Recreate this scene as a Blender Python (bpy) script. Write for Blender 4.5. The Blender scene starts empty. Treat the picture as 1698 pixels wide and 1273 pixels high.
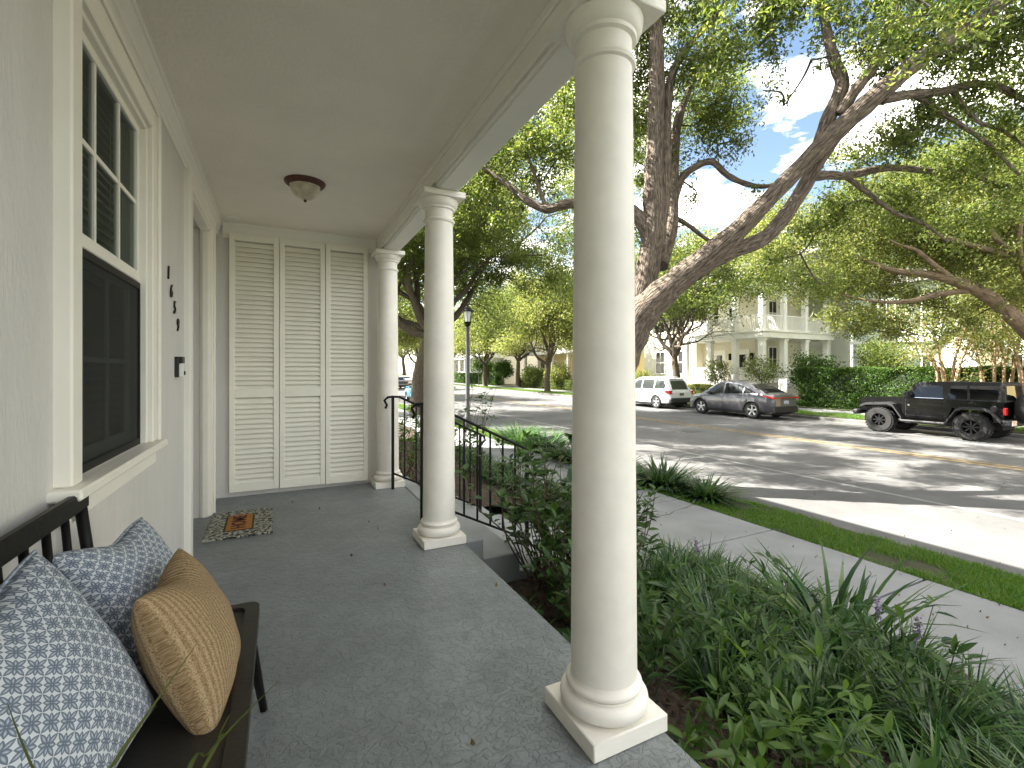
import bpy, math, random
import numpy as np
from mathutils import Vector, Matrix

C = bpy.context.scene.collection
R = math.radians
PI = math.pi
random.seed(7)
RNG = np.random.default_rng(11)

# ---------------------------------------------------------------- camera
EYE = 1.22
YAW = 26.3
FOC = 775.0
cd = bpy.data.cameras.new("camera")
cam = bpy.data.objects.new("camera", cd)
C.objects.link(cam)
cam.location = (0, 0, EYE)
cam.rotation_euler = (R(90), 0, R(-YAW))
cd.sensor_fit = 'HORIZONTAL'
cd.sensor_width = 36
cd.lens = FOC / 1698 * 36
cd.shift_y = -22.5 / 1698
cd.clip_start = 0.02
cd.clip_end = 2000
bpy.context.scene.camera = cam

# ---------------------------------------------------------------- light
SUN = Vector((-0.80, 0.66, 1.0)).normalized()      # towards the sun
elev = math.asin(SUN.z)
azim = math.atan2(SUN.x, SUN.y)                    # clockwise from +Y
world = bpy.data.worlds.new("World")
bpy.context.scene.world = world
world.use_nodes = True
wn, wl = world.node_tree.nodes, world.node_tree.links
wn.clear()
wout = wn.new('ShaderNodeOutputWorld')
bg = wn.new('ShaderNodeBackground')
bg.inputs['Strength'].default_value = 0.15
sky = wn.new('ShaderNodeTexSky')
sky.sky_type = 'NISHITA'
sky.sun_disc = False
sky.sun_elevation = elev
sky.sun_rotation = azim
sky.air_density = 1.0
sky.dust_density = 0.6
tc = wn.new('ShaderNodeTexCoord')
sep = wn.new('ShaderNodeSeparateXYZ')
wl.new(tc.outputs['Generated'], sep.inputs[0])
mx = wn.new('ShaderNodeMath'); mx.operation = 'MAXIMUM'; mx.inputs[1].default_value = 0.12
wl.new(sep.outputs['Z'], mx.inputs[0])
cmb = wn.new('ShaderNodeCombineXYZ')
for k, ax in ((0, 'X'), (1, 'Y')):
    dv = wn.new('ShaderNodeMath'); dv.operation = 'DIVIDE'
    wl.new(sep.outputs[ax], dv.inputs[0]); wl.new(mx.outputs[0], dv.inputs[1])
    wl.new(dv.outputs[0], cmb.inputs[k])
cn = wn.new('ShaderNodeTexNoise')
cn.inputs['Scale'].default_value = 1.5
cn.inputs['Detail'].default_value = 9
cn.inputs['Roughness'].default_value = 0.58
cmp_ = wn.new('ShaderNodeMapping')
cmp_.inputs['Location'].default_value = (5.5, 2.2, 0.0)
wl.new(cmb.outputs[0], cmp_.inputs[0])
wl.new(cmp_.outputs[0], cn.inputs['Vector'])
cr = wn.new('ShaderNodeValToRGB')
cr.color_ramp.elements[0].position = 0.47
cr.color_ramp.elements[1].position = 0.62
wl.new(cn.outputs['Fac'], cr.inputs[0])
cm = wn.new('ShaderNodeMixRGB')
cm.inputs[2].default_value = (5.6, 5.25, 4.65, 1)
wl.new(cr.outputs[0], cm.inputs[0])
tn = wn.new('ShaderNodeMixRGB'); tn.blend_type = 'MULTIPLY'; tn.inputs[0].default_value = 1
tn.inputs[2].default_value = (0.29, 0.28, 0.275, 1)
wl.new(sky.outputs[0], tn.inputs[1])
wl.new(tn.outputs[0], cm.inputs[1])
wl.new(cm.outputs[0], bg.inputs['Color'])
wl.new(bg.outputs[0], wout.inputs[0])

sd = bpy.data.lights.new("sun", 'SUN')
sd.energy = 4.4
sd.angle = R(0.5)
sd.color = (1.0, 0.95, 0.86)
sun = bpy.data.objects.new("sun", sd)
C.objects.link(sun)
sun.rotation_euler = SUN.to_track_quat('Z', 'Y').to_euler()

vs = bpy.context.scene.view_settings
vs.view_transform = 'Standard'
vs.look = 'None'
vs.exposure = 3.0
vs.gamma = 1
cy = bpy.context.scene.cycles
cy.max_bounces = 10
cy.diffuse_bounces = 6
cy.glossy_bounces = 4
cy.transmission_bounces = 5
cy.transparent_max_bounces = 12
cy.sample_clamp_indirect = 6
cy.use_denoising = True

# ---------------------------------------------------------------- helpers
cY, sY = math.cos(R(YAW)), math.sin(R(YAW))
def at(px, py, d):
    """point seen at photo pixel (px,py) at depth d"""
    lat = (px - 849) / FOC * d
    return Vector((d * sY + lat * cY, d * cY - lat * sY, EYE - (py - 614) / FOC * d))

def new_mesh(name, verts, faces_flat, sizes, smooth=False, uv=None):
    me = bpy.data.meshes.new(name)
    v = np.asarray(verts, np.float32).reshape(-1, 3)
    f = np.asarray(faces_flat, np.int32)
    s = np.asarray(sizes, np.int32)
    me.vertices.add(len(v)); me.vertices.foreach_set('co', v.ravel())
    me.loops.add(len(f)); me.loops.foreach_set('vertex_index', f)
    me.polygons.add(len(s))
    st = np.zeros(len(s), np.int32); st[1:] = np.cumsum(s)[:-1]
    me.polygons.foreach_set('loop_start', st)
    me.polygons.foreach_set('loop_total', s)
    me.polygons.foreach_set('use_smooth', np.full(len(s), bool(smooth)))
    me.update(calc_edges=True)
    if uv is not None:
        l = me.uv_layers.new(name='UVMap')
        l.data.foreach_set('uv', np.asarray(uv, np.float32)[f].ravel())
    return me

class MB:
    def __init__(s):
        s.v = []; s.f = []; s.n = 0; s.at = []
    def add(s, verts, faces):
        b = s.n
        s.v.extend([tuple(p) for p in verts]); s.n += len(verts)
        s.f.extend([tuple(i + b for i in f) for f in faces])
        return s
    def box(s, x0, x1, y0, y1, z0, z1, bev=0.0):
        if x0 > x1: x0, x1 = x1, x0
        if y0 > y1: y0, y1 = y1, y0
        if z0 > z1: z0, z1 = z1, z0
        b = min(bev, (x1-x0)*.45, (y1-y0)*.45, (z1-z0)*.45)
        if b <= 0:
            return s.add([(x0,y0,z0),(x1,y0,z0),(x1,y1,z0),(x0,y1,z0),(x0,y0,z1),(x1,y0,z1),(x1,y1,z1),(x0,y1,z1)],
                  [(0,3,2,1),(4,5,6,7),(0,1,5,4),(1,2,6,5),(2,3,7,6),(3,0,4,7)])
        V = []; F = []
        idx = {}
        for sx in (0,1):
            for sy in (0,1):
                for sz in (0,1):
                    X = (x0,x1)[sx]; Y = (y0,y1)[sy]; Z = (z0,z1)[sz]
                    dx = b if sx == 0 else -b; dy = b if sy == 0 else -b; dz = b if sz == 0 else -b
                    idx[sx,sy,sz,'x'] = len(V); V.append((X, Y+dy, Z+dz))
                    idx[sx,sy,sz,'y'] = len(V); V.append((X+dx, Y, Z+dz))
                    idx[sx,sy,sz,'z'] = len(V); V.append((X+dx, Y+dy, Z))
        def fc(l): F.append(tuple(idx[k] for k in l))
        for e in (0,1):
            o = [(0,0),(1,0),(1,1),(0,1)]
            if e == 0: o = o[::-1]
            fc([(e,a,c,'x') for a,c in o])
            fc([(c,e,a,'y') for a,c in o])
            fc([(a,c,e,'z') for a,c in o])
        for a in (0,1):
            for c in (0,1):
                q = [(a,c,0,'x'),(a,c,0,'y'),(a,c,1,'y'),(a,c,1,'x')]
                fc(q if (a+c) % 2 == 0 else q[::-1])
                q = [(0,a,c,'y'),(0,a,c,'z'),(1,a,c,'z'),(1,a,c,'y')]
                fc(q if (a+c) % 2 == 0 else q[::-1])
                q = [(c,0,a,'z'),(c,0,a,'x'),(c,1,a,'x'),(c,1,a,'z')]
                fc(q if (a+c) % 2 == 0 else q[::-1])
        for a in (0,1):
            for c in (0,1):
                for e in (0,1):
                    t = [(a,c,e,'x'),(a,c,e,'y'),(a,c,e,'z')]
                    fc(t[::-1] if (a+c+e) % 2 == 0 else t)
        return s.add(V, F)
    def tube(s, pts, rad, sides=8, cap=True, squash=None):
        pts = [Vector(p) for p in pts]
        if not hasattr(rad, '__len__'): rad = [rad]*len(pts)
        n = len(pts); V = []; F = []; run = s.n*0.37
        t0 = (pts[1]-pts[0]).normalized()
        u = t0.orthogonal().normalized()
        for i, p in enumerate(pts):
            if i == 0: t = t0
            elif i == n-1: t = (pts[-1]-pts[-2]).normalized()
            else:
                t = (pts[i+1]-pts[i-1])
                t = t.normalized() if t.length > 1e-9 else t0
            u = (u - t*u.dot(t))
            u = u.normalized() if u.length > 1e-6 else t.orthogonal().normalized()
            w = t.cross(u)
            if i: run += (p-pts[i-1]).length
            for k in range(sides):
                a = 2*PI*k/sides
                V.append(p + (u*math.cos(a) + w*math.sin(a))*rad[i])
                s.at.append((math.cos(a)*rad[i], math.sin(a)*rad[i], run))
        for i in range(n-1):
            for k in range(sides):
                k2 = (k+1) % sides
                F.append((i*sides+k, i*sides+k2, (i+1)*sides+k2, (i+1)*sides+k))
        if cap:
            F.append(tuple(range(sides))[::-1]); F.append(tuple((n-1)*sides+k for k in range(sides)))
        return s.add(V, F)
    def lathe(s, prof, cx=0, cyy=0, sides=32, axis='z', cap=True):
        """prof: (radius, height) bottom to top"""
        V = []; F = []
        for r, h in prof:
            for k in range(sides):
                a = 2*PI*k/sides
                if axis == 'z': V.append((cx+r*math.cos(a), cyy+r*math.sin(a), h))
                elif axis == 'y': V.append((cx+r*math.sin(a), h, cyy+r*math.cos(a)))
                else: V.append((h, cx+r*math.cos(a), cyy+r*math.sin(a)))
        n = len(prof)
        for i in range(n-1):
            for k in range(sides):
                k2 = (k+1) % sides
                F.append((i*sides+k, i*sides+k2, (i+1)*sides+k2, (i+1)*sides+k))
        if cap:
            F.append(tuple(range(sides))[::-1]); F.append(tuple((n-1)*sides+k for k in range(sides)))
        return s.add(V, F)
    def prism(s, poly, a0, a1, axis='y'):
        """poly of 2D points extruded along axis"""
        n = len(poly)
        def P(p, a):
            return {'y': (p[0], a, p[1]), 'x': (a, p[0], p[1]), 'z': (p[0], p[1], a)}[axis]
        V = [P(p, a0) for p in poly] + [P(p, a1) for p in poly]
        F = [tuple(range(n))[::-1], tuple(range(n, 2*n))]
        for i in range(n):
            j = (i+1) % n
            F.append((i, j, n+j, n+i))
        return s.add(V, F)
    def grid(s, fn, nu, nv):
        V = [fn(i/nu, j/nv) for i in range(nu+1) for j in range(nv+1)]
        F = [(i*(nv+1)+j, (i+1)*(nv+1)+j, (i+1)*(nv+1)+j+1, i*(nv+1)+j+1) for i in range(nu) for j in range(nv)]
        return s.add(V, F)
    def move(s, M):
        s.v = [tuple(M @ Vector(p)) for p in s.v]; return s
    def mesh(s, name, off=(0,0,0), smooth=False):
        v = np.asarray(s.v, np.float32) - np.asarray(off, np.float32)
        flat = [i for f in s.f for i in f]
        me = new_mesh(name, v, flat, [len(f) for f in s.f], smooth)
        if len(s.at) == s.n and s.n:
            me.attributes.new('grain', 'FLOAT_VECTOR', 'POINT').data.foreach_set('vector', np.asarray(s.at, np.float32).ravel())
        return me

def fix_normals(me):
    import bmesh
    bm = bmesh.new(); bm.from_mesh(me)
    bmesh.ops.recalc_face_normals(bm, faces=bm.faces)
    bm.to_mesh(me); bm.free()

def thing(name, label, cat, loc=(0,0,0), rot=0.0, group=None):
    o = bpy.data.objects.new(name, None); C.objects.link(o)
    o.empty_display_size = 0.1
    o.location = loc; o.rotation_euler = (0, 0, rot)
    o['label'] = label; o['category'] = cat
    if group: o['group'] = group
    return o
def tag(o, label, cat, group=None, kind=None):
    o['label'] = label; o['category'] = cat
    if group: o['group'] = group
    if kind: o['kind'] = kind
    return o
def root_loc(o):
    p = Vector((0,0,0))
    while o is not None:
        p += o.location; o = o.parent
    return p
def part(parent, name, mb, m, smooth=False, local=False, label=None, auto=None):
    """mesh part of a thing; mb in world coordinates unless local"""
    off = (0,0,0) if (local or parent is None) else tuple(root_loc(parent))
    me = mb if isinstance(mb, bpy.types.Mesh) else mb.mesh(name, off, smooth)
    if not isinstance(mb, bpy.types.Mesh): fix_normals(me)
    if auto: smooth_by_angle(me, auto)
    me.materials.append(m)
    o = bpy.data.objects.new(name, me); C.objects.link(o)
    if parent is not None: o.parent = parent
    if label: o['label'] = label
    return o
def smooth_by_angle(me, deg):
    n = len(me.polygons)
    me.polygons.foreach_set('use_smooth', np.ones(n, bool))
    import bmesh
    bm = bmesh.new(); bm.from_mesh(me)
    lim = R(deg)
    for e in bm.edges:
        e.smooth = not (len(e.link_faces) == 2 and e.calc_face_angle(0) > lim)
    bm.to_mesh(me); bm.free()
def struct(name, mb, m, smooth=False):
    o = part(None, name, mb, m, smooth); o['kind'] = 'structure'; return o
def stuff(name, me, m, label, cat):
    o = bpy.data.objects.new(name, me); C.objects.link(o)
    me.materials.append(m)
    tag(o, label, cat, kind='stuff'); return o
def copy_tree(o, parent=None):
    c = o.copy(); C.objects.link(c)
    if parent is not None: c.parent = parent
    for ch in [x for x in bpy.data.objects if x.parent == o]:
        copy_tree(ch, c)
    return c

# ---------------------------------------------------------------- materials
def M(name, col, rough=0.6, var=0.12, scale=4.0, bump=0.0, bscale=60.0, metal=0.0, col2=None,
      detail=6.0, stretch=None, spec=0.5, coat=0.0, bdist=0.01, ramp=(0.35, 0.65), fine=0.0, attr=None):
    m = bpy.data.materials.new(name); m.use_nodes = True
    nt = m.node_tree; n, l = nt.nodes, nt.links
    b = n['Principled BSDF']
    b.inputs['Roughness'].default_value = rough
    b.inputs['Metallic'].default_value = metal
    b.inputs['Specular IOR Level'].default_value = spec
    b.inputs['Coat Weight'].default_value = coat
    tcn = n.new('ShaderNodeTexCoord')
    vec = tcn.outputs['Object']
    if attr:
        an = n.new('ShaderNodeAttribute'); an.attribute_name = attr; vec = an.outputs['Vector']
    if stretch:
        mp = n.new('ShaderNodeMapping'); mp.inputs['Scale'].default_value = stretch
        l.new(vec, mp.inputs[0]); vec = mp.outputs[0]
    nz = n.new('ShaderNodeTexNoise')
    nz.inputs['Scale'].default_value = scale; nz.inputs['Detail'].default_value = detail
    nz.inputs['Roughness'].default_value = 0.62
    l.new(vec, nz.inputs['Vector'])
    rp = n.new('ShaderNodeValToRGB')
    c = np.array(col)
    a = c*(1-var); d = np.array(col2) if col2 is not None else c*(1+var)
    if col2 is not None: a = c
    rp.color_ramp.elements[0].position = ramp[0]; rp.color_ramp.elements[1].position = ramp[1]
    rp.color_ramp.elements[0].color = (*a, 1); rp.color_ramp.elements[1].color = (*np.clip(d, 0, 1), 1)
    l.new(nz.outputs['Fac'], rp.inputs[0])
    out = rp.outputs[0]
    if fine > 0:
        n2 = n.new('ShaderNodeTexNoise'); n2.inputs['Scale'].default_value = bscale; n2.inputs['Detail'].default_value = 3
        l.new(vec, n2.inputs['Vector'])
        mr = n.new('ShaderNodeMapRange'); mr.inputs[1].default_value = 0.3; mr.inputs[2].default_value = 0.7
        mr.inputs[3].default_value = 1-fine; mr.inputs[4].default_value = 1+fine
        l.new(n2.outputs['Fac'], mr.inputs[0])
        mm = n.new('ShaderNodeMixRGB'); mm.blend_type = 'MULTIPLY'; mm.inputs[0].default_value = 1
        l.new(out, mm.inputs[1]); l.new(mr.outputs[0], mm.inputs[2]); out = mm.outputs[0]
    l.new(out, b.inputs['Base Color'])
    if bump > 0:
        nb = n.new('ShaderNodeTexNoise'); nb.inputs['Scale'].default_value = bscale; nb.inputs['Detail'].default_value = 4
        l.new(vec, nb.inputs['Vector'])
        bp = n.new('ShaderNodeBump'); bp.inputs['Strength'].default_value = bump; bp.inputs['Distance'].default_value = bdist
        l.new(nb.outputs['Fac'], bp.inputs['Height']); l.new(bp.outputs[0], b.inputs['Normal'])
    return m

def leaf_mat(name, cols, trans=0.35, rough=0.45, tcol=None):
    m = bpy.data.materials.new(name); m.use_nodes = True
    nt = m.node_tree; n, l = nt.nodes, nt.links
    b = n['Principled BSDF']; b.inputs['Roughness'].default_value = rough
    b.inputs['Specular IOR Level'].default_value = 0.28
    g = n.new('ShaderNodeNewGeometry')
    rp = n.new('ShaderNodeValToRGB'); e = rp.color_ramp.elements
    e[0].color = (*cols[0], 1); e[1].color = (*cols[-1], 1)
    for i, c in enumerate(cols[1:-1]):
        x = e.new((i+1)/(len(cols)-1)); x.color = (*c, 1)
    l.new(g.outputs['Random Per Island'], rp.inputs[0])
    l.new(rp.outputs[0], b.inputs['Base Color'])
    tr = n.new('ShaderNodeBsdfTranslucent')
    hs = n.new('ShaderNodeHueSaturation'); hs.inputs['Value'].default_value = 2.2; hs.inputs['Saturation'].default_value = 1.1
    hs.inputs['Hue'].default_value = 0.485
    l.new(rp.outputs[0], hs.inputs['Color']); l.new(hs.outputs[0], tr.inputs[0])
    mxs = n.new('ShaderNodeMixShader'); mxs.inputs[0].default_value = trans
    l.new(b.outputs[0], mxs.inputs[1]); l.new(tr.outputs[0], mxs.inputs[2])
    l.new(mxs.outputs[0], n['Material Output'].inputs[0])
    return m

def glass_mat(name, tint=(0.03, 0.035, 0.04), mixfac=0.5, rough=0.02):
    """dark glass: partly see-through, glossy"""
    m = bpy.data.materials.new(name); m.use_nodes = True
    nt = m.node_tree; n, l = nt.nodes, nt.links
    b = n['Principled BSDF']; b.inputs['Base Color'].default_value = (*tint, 1)
    b.inputs['Roughness'].default_value = rough; b.inputs['Specular IOR Level'].default_value = 0.6
    t = n.new('ShaderNodeBsdfTransparent'); t.inputs[0].default_value = (0.75, 0.8, 0.78, 1)
    mxs = n.new('ShaderNodeMixShader'); mxs.inputs[0].default_value = mixfac
    nz = n.new('ShaderNodeTexNoise'); nz.inputs['Scale'].default_value = 1.2
    bp = n.new('ShaderNodeBump'); bp.inputs['Strength'].default_value = 0.03; bp.inputs['Distance'].default_value = 0.02
    l.new(nz.outputs['Fac'], bp.inputs['Height']); l.new(bp.outputs[0], b.inputs['Normal'])
    l.new(b.outputs[0], mxs.inputs[1]); l.new(t.outputs[0], mxs.inputs[2])
    l.new(mxs.outputs[0], n['Material Output'].inputs[0])
    return m

WALL = M("stucco_wall", (0.60, 0.585, 0.555), 0.85, 0.06, 2.0, 0.4, 70, stretch=(1.6, 1.6, 0.4), fine=0.02)
TRIM = M("painted_trim", (0.79, 0.765, 0.695), 0.45, 0.03, 3, 0.06, 25)
CEIL = M("porch_ceiling_paint", (0.82, 0.762, 0.68), 0.8, 0.04, 1.5, 0.5, 55, bdist=0.012)
SHUT = M("shutter_paint", (0.80, 0.78, 0.68), 0.5, 0.04, 3, 0.12, 30)
COLM = M("column_paint", (0.78, 0.748, 0.675), 0.5, 0.085, 3.0, 0.14, 16, detail=12, fine=0.025, ramp=(0.25, 0.75))
BLACK = M("black_iron", (0.005, 0.005, 0.0055), 0.5, 0.2, 8, 0.15, 120, spec=0.18)
BENCH = M("bench_black_wood", (0.004, 0.0038, 0.0035), 0.45, 0.2, 6, 0.08, 60, spec=0.2)
SEATM = M("bench_seat_brown", (0.020, 0.018, 0.0145), 0.5, 0.12, 5, 0.1, 80)
CONC = M("concrete", (0.215, 0.22, 0.22), 0.85, 0.14, 1.3, 0.25, 120, fine=0.12, bdist=0.004)
CONC2 = M("landing_concrete", (0.22, 0.235, 0.24), 0.8, 0.12, 2.0, 0.25, 120, fine=0.1, bdist=0.004)
ASPH = M("asphalt", (0.098, 0.097, 0.096), 0.9, 0.22, 0.7, 0.4, 160, fine=0.22, bdist=0.006)
SOIL = M("mulch_soil", (0.022, 0.016, 0.011), 0.95, 0.1, 9, 0.9, 45, col2=(0.085, 0.058, 0.038), bdist=0.04)
LAWN = M("lawn_soil", (0.030, 0.026, 0.014), 0.95, 0.1, 2.5, 0.6, 60, col2=(0.05, 0.065, 0.018), bdist=0.03)
GROUNDM = M("far_ground", (0.05, 0.07, 0.025), 0.95, 0.25, 0.1)
KERBM = M("kerb_concrete", (0.12, 0.115, 0.105), 0.9, 0.3, 2, 0.3, 80)
YELP = M("yellow_road_paint", (0.23, 0.155, 0.055), 0.8, 0.45, 5, 0.2, 100)
WHTP = M("white_road_paint", (0.20, 0.20, 0.19), 0.8, 0.18, 6, 0.2, 100)
BARK = M("oak_bark", (0.042, 0.029, 0.020), 0.92, 0.1, 22, 1.0, 26, col2=(0.22, 0.175, 0.132), stretch=(1.6, 1.6, 0.28), bdist=0.05, ramp=(0.33, 0.66), fine=0.45, attr='grain')
BARK2 = M("far_bark", (0.05, 0.038, 0.026), 0.92, 0.25, 16, 0.7, 22, col2=(0.105, 0.084, 0.06), stretch=(1.5, 1.5, 0.3), bdist=0.04, fine=0.3, attr='grain')
LIMBB = M("shade_tree_bark", (0.10, 0.068, 0.040), 0.85, 0.2, 10, 0.5, 22, col2=(0.25, 0.18, 0.115), stretch=(1.4, 1.4, 0.4), bdist=0.03, fine=0.3, attr='grain')
MYRTB = M("myrtle_bark", (0.22, 0.125, 0.062), 0.7, 0.1, 7, 0.3, 20, col2=(0.42, 0.30, 0.20))
OAKL = leaf_mat("oak_leaves", [(0.030, 0.052, 0.014), (0.066, 0.10, 0.023), (0.10, 0.135, 0.032), (0.16, 0.178, 0.052)], 0.5, 0.35)
OAKL2 = leaf_mat("far_oak_leaves", [(0.032, 0.055, 0.015), (0.064, 0.098, 0.022), (0.098, 0.132, 0.032), (0.145, 0.165, 0.048)], 0.45)
ELML = leaf_mat("pale_tree_leaves", [(0.055, 0.078, 0.02), (0.10, 0.127, 0.032), (0.145, 0.168, 0.048), (0.20, 0.205, 0.075)], 0.5)
HEDL = leaf_mat("hedge_leaves", [(0.018, 0.045, 0.009), (0.04, 0.09, 0.013), (0.075, 0.13, 0.022)], 0.3)
SHRL = leaf_mat("shrub_leaves", [(0.015, 0.04, 0.011), (0.032, 0.075, 0.018), (0.06, 0.115, 0.026)], 0.3, 0.3)
LILY = leaf_mat("lilyturf_blades", [(0.013, 0.038, 0.013), (0.028, 0.072, 0.02), (0.052, 0.112, 0.028), (0.09, 0.155, 0.04)], 0.2, 0.25)
LILP = leaf_mat("pale_shrub_leaves", [(0.035, 0.08, 0.016), (0.06, 0.12, 0.024), (0.095, 0.165, 0.034)], 0.35, 0.35)
GRSL = leaf_mat("grass_blades", [(0.026, 0.082, 0.007), (0.048, 0.135, 0.010), (0.08, 0.17, 0.018), (0.13, 0.16, 0.04)], 0.35, 0.45)
LITT = leaf_mat("fallen_leaves", [(0.10, 0.06, 0.03), (0.2, 0.13, 0.06), (0.06, 0.05, 0.02)], 0.1)
MULCH = leaf_mat("bark_chips", [(0.03, 0.02, 0.013), (0.08, 0.052, 0.034), (0.15, 0.11, 0.08)], 0.0, 0.9)
GLASS = glass_mat("window_glass", (0.012, 0.014, 0.013), 0.80)
CARGL = glass_mat("car_glass", (0.004, 0.0045, 0.0055), 0.3)
LAMPG = M("alabaster_glass", (0.42, 0.37, 0.26), 0.3, 0.1, 9, 0, col2=(0.72, 0.68, 0.56), detail=5)
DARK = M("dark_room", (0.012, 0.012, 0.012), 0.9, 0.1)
BLIND = M("blind_slats", (0.62, 0.61, 0.56), 0.6, 0.05)
SCREEN = glass_mat("insect_screen", (0.02, 0.02, 0.02), 0.55, 0.7)
GRAYF = M("sash_gray_screened", (0.45, 0.45, 0.42), 0.6, 0.08)
DIGIT = M("black_digits", (0.01, 0.01, 0.01), 0.4, 0.2)
WHITEP = M("white_plastic", (0.72, 0.72, 0.70), 0.4, 0.04)
BRONZE = M("rust_bronze", (0.085, 0.022, 0.012), 0.5, 0.3, 12, 0.2, 60)

# porch floor: painted knock-down texture
def floor_mat():
    m = M("porch_floor_paint", (0.172, 0.190, 0.196), 0.36, 0.16, 2.2, detail=9, fine=0.10, bscale=14)
    n, l = m.node_tree.nodes, m.node_tree.links
    b = n['Principled BSDF']
    t = n.new('ShaderNodeTexCoord')
    nz = n.new('ShaderNodeTexNoise'); nz.inputs['Scale'].default_value = 34; nz.inputs['Detail'].default_value = 5
    nz.inputs['Roughness'].default_value = 0.55; nz.inputs['Distortion'].default_value = 0.6
    l.new(t.outputs['Object'], nz.inputs['Vector'])
    rp = n.new('ShaderNodeValToRGB'); rp.color_ramp.elements[0].position = 0.47; rp.color_ramp.elements[1].position = 0.53
    l.new(nz.outputs['Fac'], rp.inputs[0])
    n2 = n.new('ShaderNodeTexNoise'); n2.inputs['Scale'].default_value = 170; n2.inputs['Detail'].default_value = 3
    l.new(t.outputs['Object'], n2.inputs['Vector'])
    ad = n.new('ShaderNodeMath'); ad.operation = 'MULTIPLY_ADD'; ad.inputs[1].default_value = 0.5
    l.new(n2.outputs['Fac'], ad.inputs[0]); l.new(rp.outputs[0], ad.inputs[2])
    bp = n.new('ShaderNodeBump'); bp.inputs['Strength'].default_value = 0.75; bp.inputs['Distance'].default_value = 0.005
    l.new(ad.outputs[0], bp.inputs['Height']); l.new(bp.outputs[0], b.inputs['Normal'])
    return m
FLOOR = floor_mat()

# ---------------------------------------------------------------- ground, road, pavements
ZR = -0.95      # road
ZS = -0.75      # near pavement
mb = MB().box(-400, 400, -400, 400, -1.6, -1.2)
struct("ground", mb, GROUNDM)
mb = MB().grid(lambda u, v: (6.86 + 14.34*u, -60 + 320*v, ZR), 12, 40)
struct("road", mb, ASPH)
mb = MB()
y = -10.0
while y < 80:                       # paving slabs with joints
    mb.box(3.95, 5.45, y, y+1.506, ZS-0.12, ZS, 0.007)
    y += 1.53
struct("pavement", mb, CONC)
mb = MB().grid(lambda u, v: (5.45 + 1.29*u, -20 + 220*v, ZS-0.03-0.13*u + 0.02*math.sin(v*130)), 4, 160)
mb.add([(5.45,80,ZS-.03),(3.9,80,ZS-.03),(3.9,200,ZS-.03),(5.45,200,ZS-.03)], [(0,1,2,3)])
struct("verge", mb, LAWN)
struct("kerb", MB().box(6.735, 6.862, -60, 260, -1.15, -0.905, 0.02).box(21.2, 21.36, -60, 260, -1.15, -0.82, 0.02), KERBM)
struct("far_verge", MB().box(21.36, 23.2, -60, 260, -1.15, -0.80), LAWN)
mb = MB()
y = -60
while y < 200:
    mb.box(23.2, 24.7, y, y+1.9, -1.15, -0.76, 0.006); y += 1.92
struct("far_pavement", mb, CONC)
struct("far_lawn", MB().box(24.7, 90, -60, 260, -1.15, -0.72), LAWN)
# beds by the porch
def bed_z(x, y):
    t = min(max((x-1.17)/2.78, 0), 1)
    return -0.30 - 0.44*t + 0.035*math.sin(x*5.1+y*3.7) + 0.03*math.sin(y*6.3-x*2.2)
mb = MB().grid(lambda u, v: (1.16 + 2.79*u, -4 + 7.13*v, bed_z(1.16+2.79*u, -4+7.13*v)), 36, 90)
mb.grid(lambda u, v: (1.0 + 2.95*u, 5.40 + 60*v, bed_z(1.0+2.95*u, 5.4+60*v)), 24, 200)
struct("planting_bed", mb, SOIL, True)
struct("path", MB().box(2.5, 3.945, 3.14, 5.38, -1.0, -0.756, 0.005), CONC)
cp = [(3.96, 4.58), (4.2, 4.66), (4.38, 4.70), (4.6, 4.79), (4.78, 4.78), (4.95, 4.87), (5.2, 4.90), (5.44, 4.99)]
mb = MB()
mb.add([(x, y-.006-.003*math.sin(i*2.3), ZS+.002) for i, (x, y) in enumerate(cp)] + [(x, y+.006+.003*math.cos(i*3.1), ZS+.002) for i, (x, y) in enumerate(cp)], [(i, i+1, i+9, i+8) for i in range(7)])
struct("pavement_crack", mb, DARK)
# painted marks
def line_x(xc, w, y0, y1, z=ZR+0.004):
    return [(xc-w/2, y0, z), (xc+w/2, y0, z), (xc+w/2, y1, z), (xc-w/2, y1, z)]
mb = MB()
mb.add(line_x(14.45, 0.13, -60, 260), [(0,1,2,3)]).add(line_x(14.78, 0.13, -60, 260), [(0,1,2,3)])
struct("yellow_road_marking", mb, YELP)
mb = MB()
mb.add(line_x(9.6, 0.12, -60, 260), [(0,1,2,3)]).add(line_x(18.35, 0.12, -60, 260), [(0,1,2,3)])
for yy in (-5.3, 1.55, 8.4, 15.3, 22.1, 29, 36):
    z = ZR+0.004
    mb.add([(8.5, yy-.06, z), (9.535, yy-.06, z), (9.535, yy+.06, z), (8.5, yy+.06, z)], [(0,1,2,3)])
    mb.add([(18.415, yy+3-.06, z), (19.4, yy+3-.06, z), (19.4, yy+3+.06, z), (18.415, yy+3+.06, z)], [(0,1,2,3)])
struct("white_road_marking", mb, WHTP)
mh = MB().lathe([(0.36, ZR), (0.36, ZR+0.007), (0.34, ZR+0.009)], 13.1, 12.2, 28)
tag(part(None, "manhole_cover", mh, M("iron_cover", (0.05, 0.05, 0.055), 0.6, 0.3, 20, 0.6, 60)), "round dark iron manhole cover set in the near lane of the road", "manhole cover")

# ---------------------------------------------------------------- the townhouse with its porch
WX = -0.55
town = thing("townhouse", "cream trimmed townhouse with grey stucco wall and columned porch in the foreground", "house", (0, 2, 0))
mb = MB()
WB = WX - 0.30
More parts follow.
